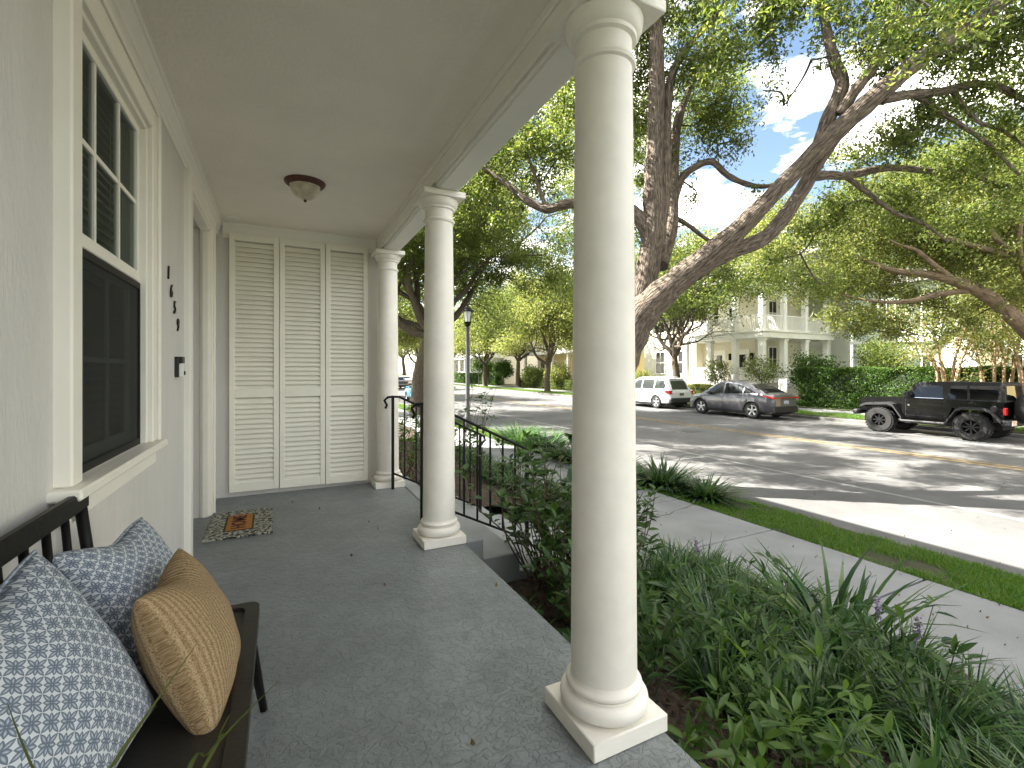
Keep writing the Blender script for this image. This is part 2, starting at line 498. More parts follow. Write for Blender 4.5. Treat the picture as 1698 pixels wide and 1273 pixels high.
# side wall with window and door openings
wy0, wy1, wz0, wz1 = 1.75, 2.575, 0.90, 2.30
dy0, dy1, dz1 = 3.67, 4.62, 2.40
for (a, b, c, d) in ((-1.8, wy0, 0, 2.7), (wy0, wy1, 0, wz0), (wy0, wy1, wz1, 2.7), (wy1, dy0, 0, 2.7), (dy0, dy1, dz1, 2.7), (dy1, 5.25, 0, 2.7)):
    mb.box(WB, WX, a, b, c, d)
mb.box(-7, 1.12, 5.25, 14, -1.1, 6.1)        # neighbouring unit, end wall of the porch
mb.box(-7, 1.12, -1.8, 5.245, 2.70, 6.1)       # upper floor
mb.box(-7, WB-0.75, -1.8, 5.245, -1.1, 2.695)
mb.box(WB-0.745, WB-.002, -1.8, -1.4, -1.1, 2.695)
part(town, "wall", mb, WALL)
mb = MB().prism([(-7.5, 6.1), (1.55, 6.1), (1.55, 6.22), (-3.0, 8.6), (-7.5, 6.4)], -2.2, 14.3)
part(town, "roof", mb, M("roof_shingle", (0.12, 0.11, 0.10), 0.9, 0.2, 3, 0.5, 60))
part(town, "porch_floor", MB().box(WB-0.7, 1.17, -1.85, 5.25, -0.9, 0, 0.012), FLOOR)
mb = MB()
mb.box(WX, 0.945, -1.79, 5.25, 2.64, 2.695)
part(town, "porch_ceiling", mb, CEIL)
mb = MB().box(0.955, 1.125, -1.79, 5.25, 2.48, 2.69, 0.006)
mb.box(0.935, 0.955, -1.79, 5.249, 2.50, 2.60, 0.004)
mb.box(0.925, 0.955, -1.79, 5.249, 2.60, 2.64, 0.004)
mb.box(0.972, 1.112, -1.79, 5.2, 2.474, 2.48, 0.002)
part(town, "beam", mb, TRIM)
# crown moulding
prof = [(0, 2.50), (0.010, 2.50), (0.012, 2.53), (0.018, 2.535), (0.020, 2.565), (0.036, 2.60), (0.040, 2.612), (0.048, 2.614), (0.05, 2.64), (0, 2.64)]
mb = MB().prism([(WX + p, z) for p, z in prof], -1.79, 5.25, 'y')
mb.prism([(5.25 - p, z) for p, z in prof], WX + 0.05, 0.93, 'x')
part(town, "crown_moulding", mb, TRIM)
# skirting of end wall (thin grey line)
# columns
def column(y, full=True):
    cx = 1.02
    mb = MB()
    sh = [(0.115, 0.165), (0.113, 0.5), (0.110, 1.0), (0.106, 1.6), (0.100, 2.2), (0.098, 2.27), (0.108, 2.275), (0.112, 2.285), (0.108, 2.295), (0.098, 2.30), (0.098, 2.36)]
    mb.lathe(sh, cx, y, 48)
    col = part(town, "column", mb, COLM, auto=40)
    mb = MB()
    mb.lathe([(0.098, 2.36), (0.112, 2.365), (0.114, 2.378), (0.124, 2.385), (0.134, 2.41), (0.137, 2.43), (0.13, 2.435)], cx, y, 48)
    mb.box(cx-0.15, cx+0.15, y-0.15, y+0.15, 2.432, 2.473, 0.004)
    part(col, "capital", mb, COLM, auto=40)
    mb = MB()
    mb.box(cx-0.153, cx+0.153, y-0.153, y+0.153, 0.0, 0.06, 0.004)
    tor = [(0.12, 0.06)]
    for k in range(9):
        a = -PI/2 + PI*k/8
        tor.append((0.125 + 0.028*math.cos(a), 0.091 + 0.031*math.sin(a)))
    tor += [(0.127, 0.123), (0.127, 0.130)]
    for k in range(6):
        a = -PI/2 + PI*k/5
        tor.append((0.120 + 0.012*math.cos(a), 0.142 + 0.012*math.sin(a)))
    tor += [(0.118, 0.156), (0.115, 0.168)]
    mb.lathe(tor, cx, y, 48)
    part(col, "base", mb, COLM, auto=40)
for y in (1.335, 3.25, 5.05, -0.6): column(y)

# window
CF = -0.51
win = part(town, "window", MB()
    .box(WX-0.005, CF, wy0-0.075, wy0, wz0, 2.40, 0.005)
    .box(WX-0.005, CF, wy1, wy1+0.10, wz0, 2.40, 0.005)
    .box(WX-0.005, CF, wy0, wy1, wz1, 2.40, 0.005)
    .box(CF, CF+0.012, wy1+0.075, wy1+0.10, wz0, 2.41, 0.003)
    .box(CF, CF+0.012, wy0-0.075, wy1+0.10, 2.385, 2.41, 0.003)
    .box(WX-0.02, CF-0.02, wy1-0.02, wy1, wz0, wz1, 0.003)
    .box(WX-0.02, CF-0.02, wy0, wy0+0.02, wz0, wz1, 0.003)
    .box(WX-0.02, CF-0.02, wy0+.02, wy1-.02, wz1-0.02, wz1, 0.003), TRIM)
part(win, "sill", MB().box(WX-0.02, -0.478, wy0-0.115, wy1+0.125, 0.868, 0.899, 0.006)
     .box(WX+0.001, -0.518, wy0-0.07, wy1+0.095, 0.795, 0.868, 0.004), TRIM)
def sash(z0, z1, x, m, name):
    mb = MB(); a, b = wy0+0.02, wy1-0.02
    fw = 0.03
    mb.box(x-0.03, x, a, a+fw, z0, z1, 0.003).box(x-0.03, x, b-fw, b, z0, z1, 0.003)
    mb.box(x-0.03, x, a+fw, b-fw, z0, z0+0.045, 0.003).box(x-0.03, x, a+fw, b-fw, z1-0.035, z1, 0.003)
    for k in (1, 2):
        yy = a + (b-a)*k/3
        mb.box(x-0.022, x-0.006, yy-0.009, yy+0.009, z0+.045, z1-.035)
    zz = (z0+z1)/2
    mb.box(x-0.021, x-0.007, a+fw, b-fw, zz-0.009, zz+0.009)
    return part(win, name, mb, m)
sash(1.605, 2.285, WX-0.004, TRIM, "upper_sash")
sash(0.915, 1.60, WX-0.038, GRAYF, "lower_sash")
part(win, "screen_frame", MB().box(WX-0.012, WX-0.002, wy0+.02, wy0+.04, 0.90, 1.60).box(WX-0.012, WX-0.002, wy1-.032, wy1-.02, 0.90, 1.60)
     .box(WX-0.012, WX-0.002, wy0+.04, wy1-.032, 0.90, 0.925).box(WX-0.012, WX-0.002, wy0+.04, wy1-.032, 1.575, 1.60), BLACK)
part(win, "insect_screen", MB().box(WX-0.009, WX-0.006, wy0+.04, wy1-.032, 0.925, 1.575), SCREEN)
part(win, "glass", MB().box(WX-0.02, WX-0.016, wy0+.03, wy1-.03, 1.62, 2.27).box(WX-0.055, WX-0.051, wy0+.03, wy1-.03, 0.93, 1.59), GLASS)
mb = MB()
z = 0.93
while z < 2.28:
    mb.prism([(WX-0.105, z+0.012), (WX-0.072, z), (WX-0.072, z+0.0025), (WX-0.105, z+0.0145)], wy0+.01, wy1-.01, 'y'); z += 0.036
for yy in (1.95, 2.18, 2.42): mb.box(WX-0.0705, WX-0.069, yy-.002, yy+.002, 0.93, 2.29)
part(win, "blind", mb, BLIND)
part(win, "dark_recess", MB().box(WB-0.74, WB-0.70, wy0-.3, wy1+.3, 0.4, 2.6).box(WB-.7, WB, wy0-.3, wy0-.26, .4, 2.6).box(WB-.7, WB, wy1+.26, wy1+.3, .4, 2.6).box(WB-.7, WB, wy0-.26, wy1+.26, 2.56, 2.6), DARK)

# door surround and door
dc = part(town, "door_casing", MB()
    .box(WX-0.005, -0.515, dy0-0.11, dy0, 0, 2.50, 0.005)
    .box(WX-0.005, -0.515, dy1, dy1+0.11, 0, 2.50, 0.005)
    .box(WX-0.005, -0.515, dy0, dy1, dz1, 2.50, 0.005)
    .box(-0.515, -0.503, dy1+0.085, dy1+0.11, 0, 2.497, 0.003)
    .box(-0.60, -0.53, dy1-0.018, dy1, 0, dz1, 0.004)
    .box(-0.585, -0.54, dy1-0.030, dy1-0.018, 0, dz1-.03, 0.004)
    .box(-0.60, -0.53, dy0, dy1-.018, dz1-0.018, dz1, 0.003), TRIM)
part(dc, "jamb", MB().box(WB-0.02, -0.602, dy1-0.006, dy1+0.002, 0, dz1, 0.0).box(WB-0.02, -0.602, dy0-0.002, dy0+0.006, 0, dz1), WALL)
dr = part(town, "front_door", MB().box(WB-0.06, WB-0.015, dy0, dy1, 0.01, dz1, 0.004)
     .box(WB-0.015, WB-0.005, dy0+.14, dy1-.14, 0.2, 0.95, 0.004).box(WB-0.015, WB-0.005, dy0+.14, dy1-.14, 1.15, 2.2, 0.004), WALL)
part(dr, "handle", MB().tube([(WB-0.015, dy0+.07, 1.0), (WB+0.04, dy0+.07, 1.0), (WB+0.04, dy0+.17, 1.0)], 0.01, 8), BLACK)

# louvred shutter panels on the end wall
sh = thing("louvred_shutter", "tall cream louvred shutter of three panels on the porch end wall", "shutter", (0.2, 5.22, 0.05))
xs = [-0.448, -0.016, 0.413, 0.842]
for i in range(3):
    a, b = xs[i]+0.003, xs[i+1]-0.003
    z0, z1 = 0.045 - 0.004*i, 2.535 - 0.012*i*0
    y0, y1 = 5.205, 5.244
    st = 0.047
    pn = part(sh, "panel", MB().box(a, a+st, y0, y1, z0, z1, 0.003).box(b-st, b, y0, y1, z0, z1, 0.003)
        .box(a+st, b-st, y0, y1, z0, z0+0.085, 0.003).box(a+st, b-st, y0, y1, z1-0.06, z1, 0.003)
        .box(a+st, b-st, y0, y1, 0.955, 1.04, 0.003), SHUT)
    mb = MB()
    def slats(za, zb, n):
        p = (zb-za)/n
        for k in range(n):
            z = za + p*k
            j = random.uniform(-.0015, .0015)
            mb.prism([(y0+0.001+j, z-0.012), (y0+0.007+j, z-0.013), (y1-0.006, z+p*0.70), (y1-0.010, z+p*0.78)], a+st, b-st, 'x')
    slats(z0+0.09, 0.957, 17); slats(1.045, z1-0.062, 31)
    part(pn, "louvres", mb, SHUT)
    for (px_, pz_) in ((a+0.02, z0+.04), (a+0.02, z1-.03), (a+.02, 1.0), (a+.02, .5), (a+.02, 1.7), (b-.02, 1.6)):
        part(pn, "screw_plug", MB().lathe([(0.006, y0-0.003), (0.009, y0+0.001)], px_, pz_, 10, 'y'), TRIM)

# ceiling lamp, disc
cl = thing("ceiling_light", "flush ceiling lamp with rusty rim and alabaster bowl", "ceiling light", (0.163, 3.856, 2.64))
mb = MB().lathe([(0.145, 0.0), (0.145, -0.006), (0.138, -0.018), (0.122, -0.030), (0.112, -0.034), (0.108, -0.02)], 0, 0, 40)
part(cl, "rim", mb, BRONZE, local=True, auto=50)
mb = MB().lathe([(0.108*math.cos(a), -0.028-0.105*math.sin(a)) for a in np.linspace(0, PI/2*0.97, 14)], 0, 0, 40)
part(cl, "glass_bowl", mb, LAMPG, local=True, auto=60)
part(cl, "finial", MB().lathe([(0.001, -0.152), (0.008, -0.148), (0.012, -0.14), (0.009, -0.133), (0.014, -0.129), (0.0, -0.126)], 0, 0, 16), BRONZE, local=True, auto=60)
tag(part(None, "ceiling_cover", MB().lathe([(0.080, 2.64), (0.080, 2.634), (0.070, 2.628), (0.03, 2.626)], -0.43, 5.06, 32), TRIM, auto=50),
    "small white round cover plate on the porch ceiling in the corner above the door", "cover plate")

# text helper
def text_mesh(txt, size, ext, shear=0.0, bold=0.0):
    cu = bpy.data.curves.new("txt", 'FONT'); cu.body = txt; cu.size = size; cu.extrude = ext; cu.shear = shear
    cu.offset = bold
    cu.align_x = 'CENTER'; cu.align_y = 'CENTER'
    o = bpy.data.objects.new("txt", cu); C.objects.link(o)
    dg = bpy.context.evaluated_depsgraph_get(); dg.update()
    me = bpy.data.meshes.new_from_object(o.evaluated_get(dg))
    bpy.data.objects.remove(o); bpy.data.curves.remove(cu)
    return me
# house number on wall facing +X: text right -> +Y, up -> +Z
hn = thing("house_number", "black house number 1659 stepping down the wall between window and door", "house number", (WX, 3.2, 1.65))
for ch, yy, zz in (("1", 3.08, 1.745), ("6", 3.155, 1.657), ("5", 3.245, 1.576), ("9", 3.34, 1.484)):
    me = text_mesh(ch, 0.108, 0.004, 0.14, -0.0006)
    o = part(hn, "digit", me, DIGIT)
    o.matrix_local = Matrix(((0,0,1,0.006),(1,0,0,yy-3.2),(0,1,0,zz-1.65),(0,0,0,1)))
db = thing("doorbell", "black mounted doorbell with a white button plate beside the door casing", "doorbell", (WX, 3.30, 1.18))
part(db, "mount", MB().box(WX, WX+0.022, 3.27, 3.335, 1.18, 1.30, 0.003).box(WX+0.022, WX+0.041, 3.272, 3.333, 1.262, 1.30, 0.003), DIGIT)
part(db, "button_plate", MB().box(WX+0.022, WX+0.043, 3.27, 3.335, 1.182, 1.258, 0.003), WHITEP)
part(db, "button", MB().lathe([(0.012, WX+0.043), (0.012, WX+0.047), (0.008, WX+0.049)], 3.30, 1.205, 16, 'x'), DIGIT)

# ---------------------------------------------------------------- doormat
def mat_mat():
    m = M("doormat_fibre", (0.03, 0.03, 0.026), 0.95, 0.1)
    n, l = m.node_tree.nodes, m.node_tree.links
    b = n['Principled BSDF']
    t = n.new('ShaderNodeTexCoord')
    nz = n.new('ShaderNodeTexNoise'); nz.inputs['Scale'].default_value = 22
    l.new(t.outputs['Object'], nz.inputs['Vector'])
    vm = n.new('ShaderNodeVectorMath'); vm.operation = 'MULTIPLY_ADD'; vm.inputs[1].default_value = (0.06,)*3
    l.new(nz.outputs['Color'], vm.inputs[0]); l.new(t.outputs['Object'], vm.inputs[2])
    mp = n.new('ShaderNodeMapping'); mp.inputs['Scale'].default_value = (34, 74, 1); mp.inputs['Rotation'].default_value = (0, 0, 0.6)
    l.new(vm.outputs[0], mp.inputs[0])
    vo = n.new('ShaderNodeTexVoronoi'); vo.inputs['Scale'].default_value = 1.0; vo.voronoi_dimensions = '2D'
    l.new(mp.outputs[0], vo.inputs['Vector'])
    rp = n.new('ShaderNodeValToRGB'); rp.color_ramp.elements[0].position = 0.36; rp.color_ramp.elements[1].position = 0.44
    rp.color_ramp.elements[0].color = (0.42, 0.41, 0.34, 1); rp.color_ramp.elements[1].color = (0.028, 0.030, 0.024, 1)
    l.new(vo.outputs['Distance'], rp.inputs[0]); l.new(rp.outputs[0], b.inputs['Base Color'])
    return m
dm = thing("doormat", "rectangular leaf patterned doormat with orange HOME panel before the door", "doormat", (-0.285, 4.285, 0.0), R(1.0))
part(dm, "mat_border", MB().box(-0.225, 0.225, -0.355, 0.355, 0.0, 0.014, 0.004), mat_mat(), local=True)
part(dm, "word_panel", MB().box(-0.108, 0.092, -0.215, 0.215, 0.0145, 0.0165), M("dark_stripe", (0.03, 0.035, 0.015), 0.95), local=True)
part(dm, "orange_panel", MB().box(-0.095, 0.079, -0.205, 0.205, 0.017, 0.0185), M("coir_orange", (0.34, 0.14, 0.022), 0.95, 0.2, 60), local=True)
me = text_mesh("HOME", 0.135, 0.0008, 0, 0.0015)
o = part(dm, "lettering", me, M("brown_letters", (0.05, 0.014, 0.012), 0.9))
o.matrix_local = Matrix(((0,-1.0,0,-0.008),(0.93,0,0,0),(0,0,1,0.0198),(0,0,0,1)))

# ---------------------------------------------------------------- bench
bn = thing("bench", "black spindle back bench with brown seat along the porch wall", "bench", (-0.28, 1.25, 0))
BY0, BY1 = 0.80, 1.82
def cut_seat(u, v): pass
sx0, sx1 = -0.50, -0.065
def rrect(x0, x1, y0, y1, r, n=6):
    out = []
    for (cx, cyy, a0) in ((x1-r, y1-r, 0), (x0+r, y1-r, PI/2), (x0+r, y0+r, PI), (x1-r, y0+r, 1.5*PI)):
        for k in range(n+1):
            a = a0 + PI/2*k/n
            out.append((cx+r*math.cos(a), cyy+r*math.sin(a)))
    return out
part(bn, "seat", MB().prism(rrect(sx0, sx1, BY0, BY1, 0.035), 0.395, 0.425, 'z'), SEATM)
mb = MB()
o1, i1 = rrect(sx0, sx1, BY0, BY1, 0.035), rrect(sx0+.035, sx1-.04, BY0+.03, BY1-.03, 0.03)
V = [(x, y, 0.425) for x, y in o1] + [(x, y, 0.4335) for x, y in o1] + [(x, y, 0.4335) for x, y in i1] + [(x, y, 0.4255) for x, y in i1]
n = len(o1); F = []
for i in range(n):
    j = (i+1) % n
    for k in range(3): F.append((k*n+i, k*n+j, (k+1)*n+j, (k+1)*n+i))
mb.add(V, F)
part(bn, "seat_rim", mb, SEATM)
for (lx, ly, ex, ey) in ((-0.10, 1.74, -0.055, 1.90), (-0.46, 1.74, -0.49, 1.86), (-0.10, 0.90, -0.055, 0.80), (-0.46, 0.90, -0.49, 0.82)):
    part(bn, "leg", MB().tube([(ex, ey, 0.0), (lx, ly, 0.395)], [0.012, 0.02], 10), BENCH, smooth=True)
mb = MB()
def brail(u, v):
    return None
mb.box(-0.512, -0.488, BY0-.02, 1.725, 0.832, 0.885, 0.006)
part(bn, "back_rail", mb, BENCH)
for k, yy in enumerate(np.linspace(BY0+0.03, 1.70, 9)):
    end = k in (0, 8)
    part(bn, "back_post" if end else "spindle", MB().tube([(-0.47, yy+(0.06 if k == 8 else 0.0), 0.42), (-0.50, yy, 0.835)], 0.014 if end else 0.009, 10), BENCH, smooth=True)

# ---------------------------------------------------------------- cushions
def star_mat():
    m = bpy.data.materials.new("star_fabric"); m.use_nodes = True
    n, l = m.node_tree.nodes, m.node_tree.links
    b = n['Principled BSDF']; b.inputs['Roughness'].default_value = 0.9
    uv = n.new('ShaderNodeUVMap')
    def mth(op, a, bb=None, c=None):
        x = n.new('ShaderNodeMath'); x.operation = op
        for i, q in enumerate((a, bb, c)):
            if q is None: continue
            if isinstance(q, (int, float)): x.inputs[i].default_value = q
            else: l.new(q, x.inputs[i])
        return x.outputs[0]
    sp = n.new('ShaderNodeSeparateXYZ'); l.new(uv.outputs[0], sp.inputs[0])
    N = 9.5
    def flower(ox, oy):
        fx = mth('SUBTRACT', mth('FRACT', mth('MULTIPLY_ADD', sp.outputs[0], N, ox)), 0.5)
        fy = mth('SUBTRACT', mth('FRACT', mth('MULTIPLY_ADD', sp.outputs[1], N, oy)), 0.5)
        r = mth('SQRT', mth('ADD', mth('MULTIPLY', fx, fx), mth('MULTIPLY', fy, fy)))
        k = mth('MULTIPLY_ADD', mth('ARCTAN2', fy, fx), 8/(2*PI), 0.5+8)
        w = mth('MULTIPLY', mth('SUBTRACT', mth('FRACT', k), 0.5), 2*PI/8)
        odd = mth('MULTIPLY', mth('FRACT', mth('MULTIPLY', mth('FLOOR', k), 0.5)), 2.0)
        RR = mth('MULTIPLY_ADD', odd, -0.146, 0.5)
        lat = mth('ABSOLUTE', mth('MULTIPLY', r, mth('SINE', w)))
        al = mth('MULTIPLY', r, mth('COSINE', w))
        lens = mth('MULTIPLY', mth('SINE', mth('MULTIPLY', mth('MINIMUM', mth('DIVIDE', al, RR), 1.0), PI)), 0.096)
        return mth('SUBTRACT', lens, lat), r
    f1, r1 = flower(0.0, 0.0)
    f2, r2 = flower(0.5, 0.5)
    f = mth('MAXIMUM', f1, f2)
    rp = n.new('ShaderNodeValToRGB')
    rp.color_ramp.elements[0].position = 0.0; rp.color_ramp.elements[0].color = (0.52, 0.555, 0.59, 1)
    rp.color_ramp.elements[1].position = 0.012; rp.color_ramp.elements[1].color = (0.075, 0.10, 0.145, 1)
    e = rp.color_ramp.elements.new(0.055); e.color = (0.16, 0.195, 0.25, 1)
    e2 = rp.color_ramp.elements.new(0.092); e2.color = (0.42, 0.46, 0.51, 1)
    l.new(f, rp.inputs[0]); l.new(rp.outputs[0], b.inputs['Base Color'])
    t = n.new('ShaderNodeTexCoord'); nz = n.new('ShaderNodeTexNoise'); nz.inputs['Scale'].default_value = 400
    l.new(t.outputs['Object'], nz.inputs['Vector'])
    bp = n.new('ShaderNodeBump'); bp.inputs['Strength'].default_value = 0.25; bp.inputs['Distance'].default_value = 0.002
    l.new(nz.outputs['Fac'], bp.inputs['Height']); l.new(bp.outputs[0], b.inputs['Normal'])
    return m
def weave_mat():
    m = bpy.data.materials.new("tan_weave"); m.use_nodes = True
    n, l = m.node_tree.nodes, m.node_tree.links
    b = n['Principled BSDF']; b.inputs['Roughness'].default_value = 0.95; b.inputs['Specular IOR Level'].default_value = 0.2
    uv = n.new('ShaderNodeUVMap')
    mp = n.new('ShaderNodeMapping'); mp.inputs['Scale'].default_value = (9, 1.2, 1); l.new(uv.outputs[0], mp.inputs[0])
    wv = n.new('ShaderNodeTexWave'); wv.inputs['Scale'].default_value = 1.0; wv.inputs['Distortion'].default_value = 0.6; wv.inputs['Detail'].default_value = 3
    l.new(mp.outputs[0], wv.inputs['Vector'])
    mp2 = n.new('ShaderNodeMapping'); mp2.inputs['Scale'].default_value = (190, 120, 1); l.new(uv.outputs[0], mp2.inputs[0])
    vo = n.new('ShaderNodeTexVoronoi'); vo.voronoi_dimensions = '2D'; vo.inputs['Scale'].default_value = 1
    l.new(mp2.outputs[0], vo.inputs['Vector'])
    nz = n.new('ShaderNodeTexNoise'); nz.inputs['Scale'].default_value = 50; nz.inputs['Detail'].default_value = 6; nz.inputs['Roughness'].default_value = 0.75; l.new(uv.outputs[0], nz.inputs['Vector'])
    rp = n.new('ShaderNodeValToRGB')
    rp.color_ramp.elements[0].color = (0.075, 0.045, 0.022, 1); rp.color_ramp.elements[1].color = (0.52, 0.40, 0.24, 1)
    e = rp.color_ramp.elements.new(0.45); e.color = (0.215, 0.138, 0.066, 1)
    s = n.new('ShaderNodeMath'); s.operation = 'MULTIPLY_ADD'; s.inputs[1].default_value = 0.22
    l.new(wv.outputs['Fac'], s.inputs[0])
    s2 = n.new('ShaderNodeMath'); s2.operation = 'MULTIPLY_ADD'; s2.inputs[1].default_value = -0.5; s2.inputs[2].default_value = 0.27
    l.new(vo.outputs['Distance'], s2.inputs[0])
    s3 = n.new('ShaderNodeMath'); s3.operation = 'MULTIPLY_ADD'; s3.inputs[1].default_value = 0.95
    l.new(nz.outputs['Fac'], s3.inputs[0]); l.new(s2.outputs[0], s3.inputs[2])
    l.new(s3.outputs[0], s.inputs[2]); l.new(s.outputs[0], rp.inputs[0]); l.new(rp.outputs[0], b.inputs['Base Color'])
    bp = n.new('ShaderNodeBump'); bp.inputs['Strength'].default_value = 0.7; bp.inputs['Distance'].default_value = 0.004
    l.new(s.outputs[0], bp.inputs['Height']); l.new(bp.outputs[0], b.inputs['Normal'])
    return m
CHOP = 0.026
STARM, WEAVE = star_mat(), weave_mat()
PIPE = M("piping_twist", (0.30, 0.34, 0.40), 0.9, 0.5, 90)
def cushion_shape(u, v, side, a, T, pinch):
    x = a*u*(1-pinch*(1-v*v)); y = a*v*(1-pinch*(1-u*u))
    y -= CHOP*math.exp(-((u-0.05)/0.42)**2)*max(0.0, (v+0.2)/1.2)**1.5
    g = max(0.0, (1-u**2))*max(0.0, (1-v**2))
    t = T*(g**0.42)
    wr = 0.006*math.sin(7*u+3*v*side)*math.sin(5*v-2*u)*g
    return (x, y, side*(t+wr))
def cushion(name, label, a, T, Mx, mat, pipe=None, pinch=0.09):
    o = thing(name, label, "cushion", tuple(Mx.translation))
    N = 36
    V = []; UV = []; F = []
    for side in (1, -1):
        b = len(V)
        for i in range(N+1):
            for j in range(N+1):
                u = math.sin((-1+2*i/N)*PI/2); v = math.sin((-1+2*j/N)*PI/2)
                V.append(cushion_shape(u, v, side, a, T, pinch)); UV.append((u/2+.5, v/2+.5))
        for i in range(N):
            for j in range(N):
                q = (b+i*(N+1)+j, b+(i+1)*(N+1)+j, b+(i+1)*(N+1)+j+1, b+i*(N+1)+j+1)
                F.append(q if side == 1 else q[::-1])
    R3 = Mx.to_3x3()
    V = [tuple(R3 @ Vector(p)) for p in V]
    me = new_mesh("cover", V, [i for f in F for i in f], [4]*len(F), True, np.array(UV))
    c = part(o, "cover", me, mat)
    if pipe:
        mb = MB(); pts = []
        for (p, q) in (((-1,-1),(1,-1)), ((1,-1),(1,1)), ((1,1),(-1,1)), ((-1,1),(-1,-1))):
            for k in range(14):
                t = k/14; u = p[0]+(q[0]-p[0])*t; v = p[1]+(q[1]-p[1])*t
                pts.append(R3 @ Vector(cushion_shape(u, v, 1, a, 0, pinch)))
        pts.append(pts[0])
        mb.tube(pts, 0.0045, 6)
        part(o, "piping", mb, pipe, local=True, smooth=True)
    return o
def frame(loc, normal, up, roll=0):
    z = Vector(normal).normalized(); u = Vector(up); y = (u - z*u.dot(z)).normalized(); x = y.cross(z)
    m = Matrix((x, y, z)).transposed().to_4x4()
    m = m @ Matrix.Rotation(R(roll), 4, 'Z'); m.translation = loc
    return m
cushion("cushion", "blue and white star patterned cushion leaning at the far end of the bench back", 0.19, 0.085,
        frame((-0.365, 1.625, 0.60), (0.84, -0.22, 0.48), (0.0, 0.0, 1), -4), STARM, PIPE)
cushion("cushion", "blue and white star patterned cushion nearest the camera on the bench", 0.222, 0.095,
        frame((-0.40, 1.12, 0.625), (0.86, -0.16, 0.46), (0, 0, 1), 4), STARM, PIPE)
cushion("cushion", "tan woven striped cushion propped in front of the blue cushions", 0.182, 0.085,
        frame((-0.20, 1.40, 0.56), (0.93, -0.02, 0.36), (0, 0, 1), -3), WEAVE)

# ---------------------------------------------------------------- steps and handrails
tag(part(None, "front_steps", MB().box(1.175, 1.32, 3.14, 5.38, -1.0, -0.004, 0.008)
    .box(1.322, 1.62, 3.14, 5.38, -1.0, -0.15, 0.008).box(1.622, 1.92, 3.14, 5.38, -1.0, -0.30, 0.008)
    .box(1.922, 2.22, 3.14, 5.38, -1.0, -0.45, 0.008).box(2.222, 2.498, 3.14, 5.38, -1.0, -0.60, 0.008), CONC2), "pale concrete front steps descending from the porch to the path", "steps")
def handrail(y, label):
    h = thing("handrail", label, "handrail", (1.03, y, 0), group="iron handrails of the front steps")
    sl = -0.49
    x0, x1 = 1.03, 1.98
    def zt(x): return 0.945 if x < 1.10 else 0.945 + sl*(x-1.10)
    xe = 2.0
    top = [(x0-.075, y, 0.83), (x0-.06, y, 0.865), (x0-.085, y, 0.915), (x0-.05, y, 0.945), (x0, y, 0.95), (1.10, y, 0.945), (xe, y, zt(xe)), (xe+.05, y, zt(xe)-.03), (xe+.06, y, zt(xe)-.07), (xe+.02, y, zt(xe)-.10), (xe, y, zt(xe)-.14)]
    part(h, "top_rail", MB().tube(top, 0.0125, 8), BLACK, smooth=True)
    zb = lambda x: 0.13 + sl*(x-1.10)
    part(h, "bottom_rail", MB().tube([(x0, y, zb(x0)), (xe, y, zb(xe))], 0.011, 6), BLACK)
    part(h, "post", MB().box(x0-.013, x0+.013, y-.013, y+.013, 0, 0.94), BLACK)
    part(h, "post", MB().box(xe-.013, xe+.013, y-.013, y+.013, -0.46, zt(xe)), BLACK)
    for k in range(1, 8):
        x = x0 + (xe-x0)*k/8
        part(h, "baluster", MB().box(x-.007, x+.007, y-.007, y+.007, zb(x), zt(x)), BLACK)
handrail(3.74, "black iron step handrail nearer the camera with scrolled end")
handrail(4.85, "black iron step handrail on the far side of the steps")

# ---------------------------------------------------------------- foliage tools
def rand_dirs(n, rng, up=0.0):
    v = rng.normal(size=(n, 3)); v[:, 2] += up
    return v/np.linalg.norm(v, axis=1, keepdims=True)
def leaf_mesh(name, pos, length, width, rng, up=0.25, nrm_up=0.6, fold=0.12, smooth=False):
    """pos (n,3) ; one rhombic leaf each"""
    n = len(pos)
    t = rand_dirs(n, rng, -up)
    nn = rand_dirs(n, rng, nrm_up)
    s = np.cross(t, nn); s /= np.linalg.norm(s, axis=1, keepdims=True)+1e-9
    nv = np.cross(s, t)
    L = (length*rng.uniform(0.7, 1.3, n))[:, None]; W = (width*rng.uniform(0.7, 1.3, n))[:, None]
    v = np.empty((n, 4, 3))
    v[:, 0] = pos - t*L*0.5
    v[:, 1] = pos + s*W*0.5 + nv*W*fold
    v[:, 2] = pos + t*L*0.5
    v[:, 3] = pos - s*W*0.5 + nv*W*fold
    return new_mesh(name, v.reshape(-1, 3), np.arange(4*n), np.full(n, 4), smooth)
def blade_mesh(name, base, hd, length, width, lean, curl, rng, seg=5):
    """arching strap blades: base (n,3), hd heading angle, lean from vertical"""
    n = len(base)
    d = np.stack([np.cos(hd), np.sin(hd), np.zeros(n)], 1)
    side = np.stack([-np.sin(hd), np.cos(hd), np.zeros(n)], 1)
    V = np.empty((n, seg+1, 2, 3)); p = base.copy(); ang = lean.copy()
    for k in range(seg+1):
        t = k/seg
        w = (width*(1-t**2.2)*(0.55+0.45*min(1, t*4)))[:, None]*0.5 + 0.0006
        V[:, k, 0] = p + side*w; V[:, k, 1] = p - side*w
        st = (length/seg)[:, None]
        p = p + d*np.sin(ang)[:, None]*st + np.array([0, 0, 1.0])*np.cos(ang)[:, None]*st
        ang = ang + curl/seg
    idx = np.arange(n)[:, None]*(2*(seg+1))
    F = []
    for k in range(seg):
        F.append(np.concatenate([idx+2*k, idx+2*k+1, idx+2*k+3, idx+2*k+2], 1))
    F = np.stack(F, 1).reshape(-1, 4)
    return new_mesh(name, V.reshape(-1, 3), F.ravel(), np.full(len(F), 4), True)

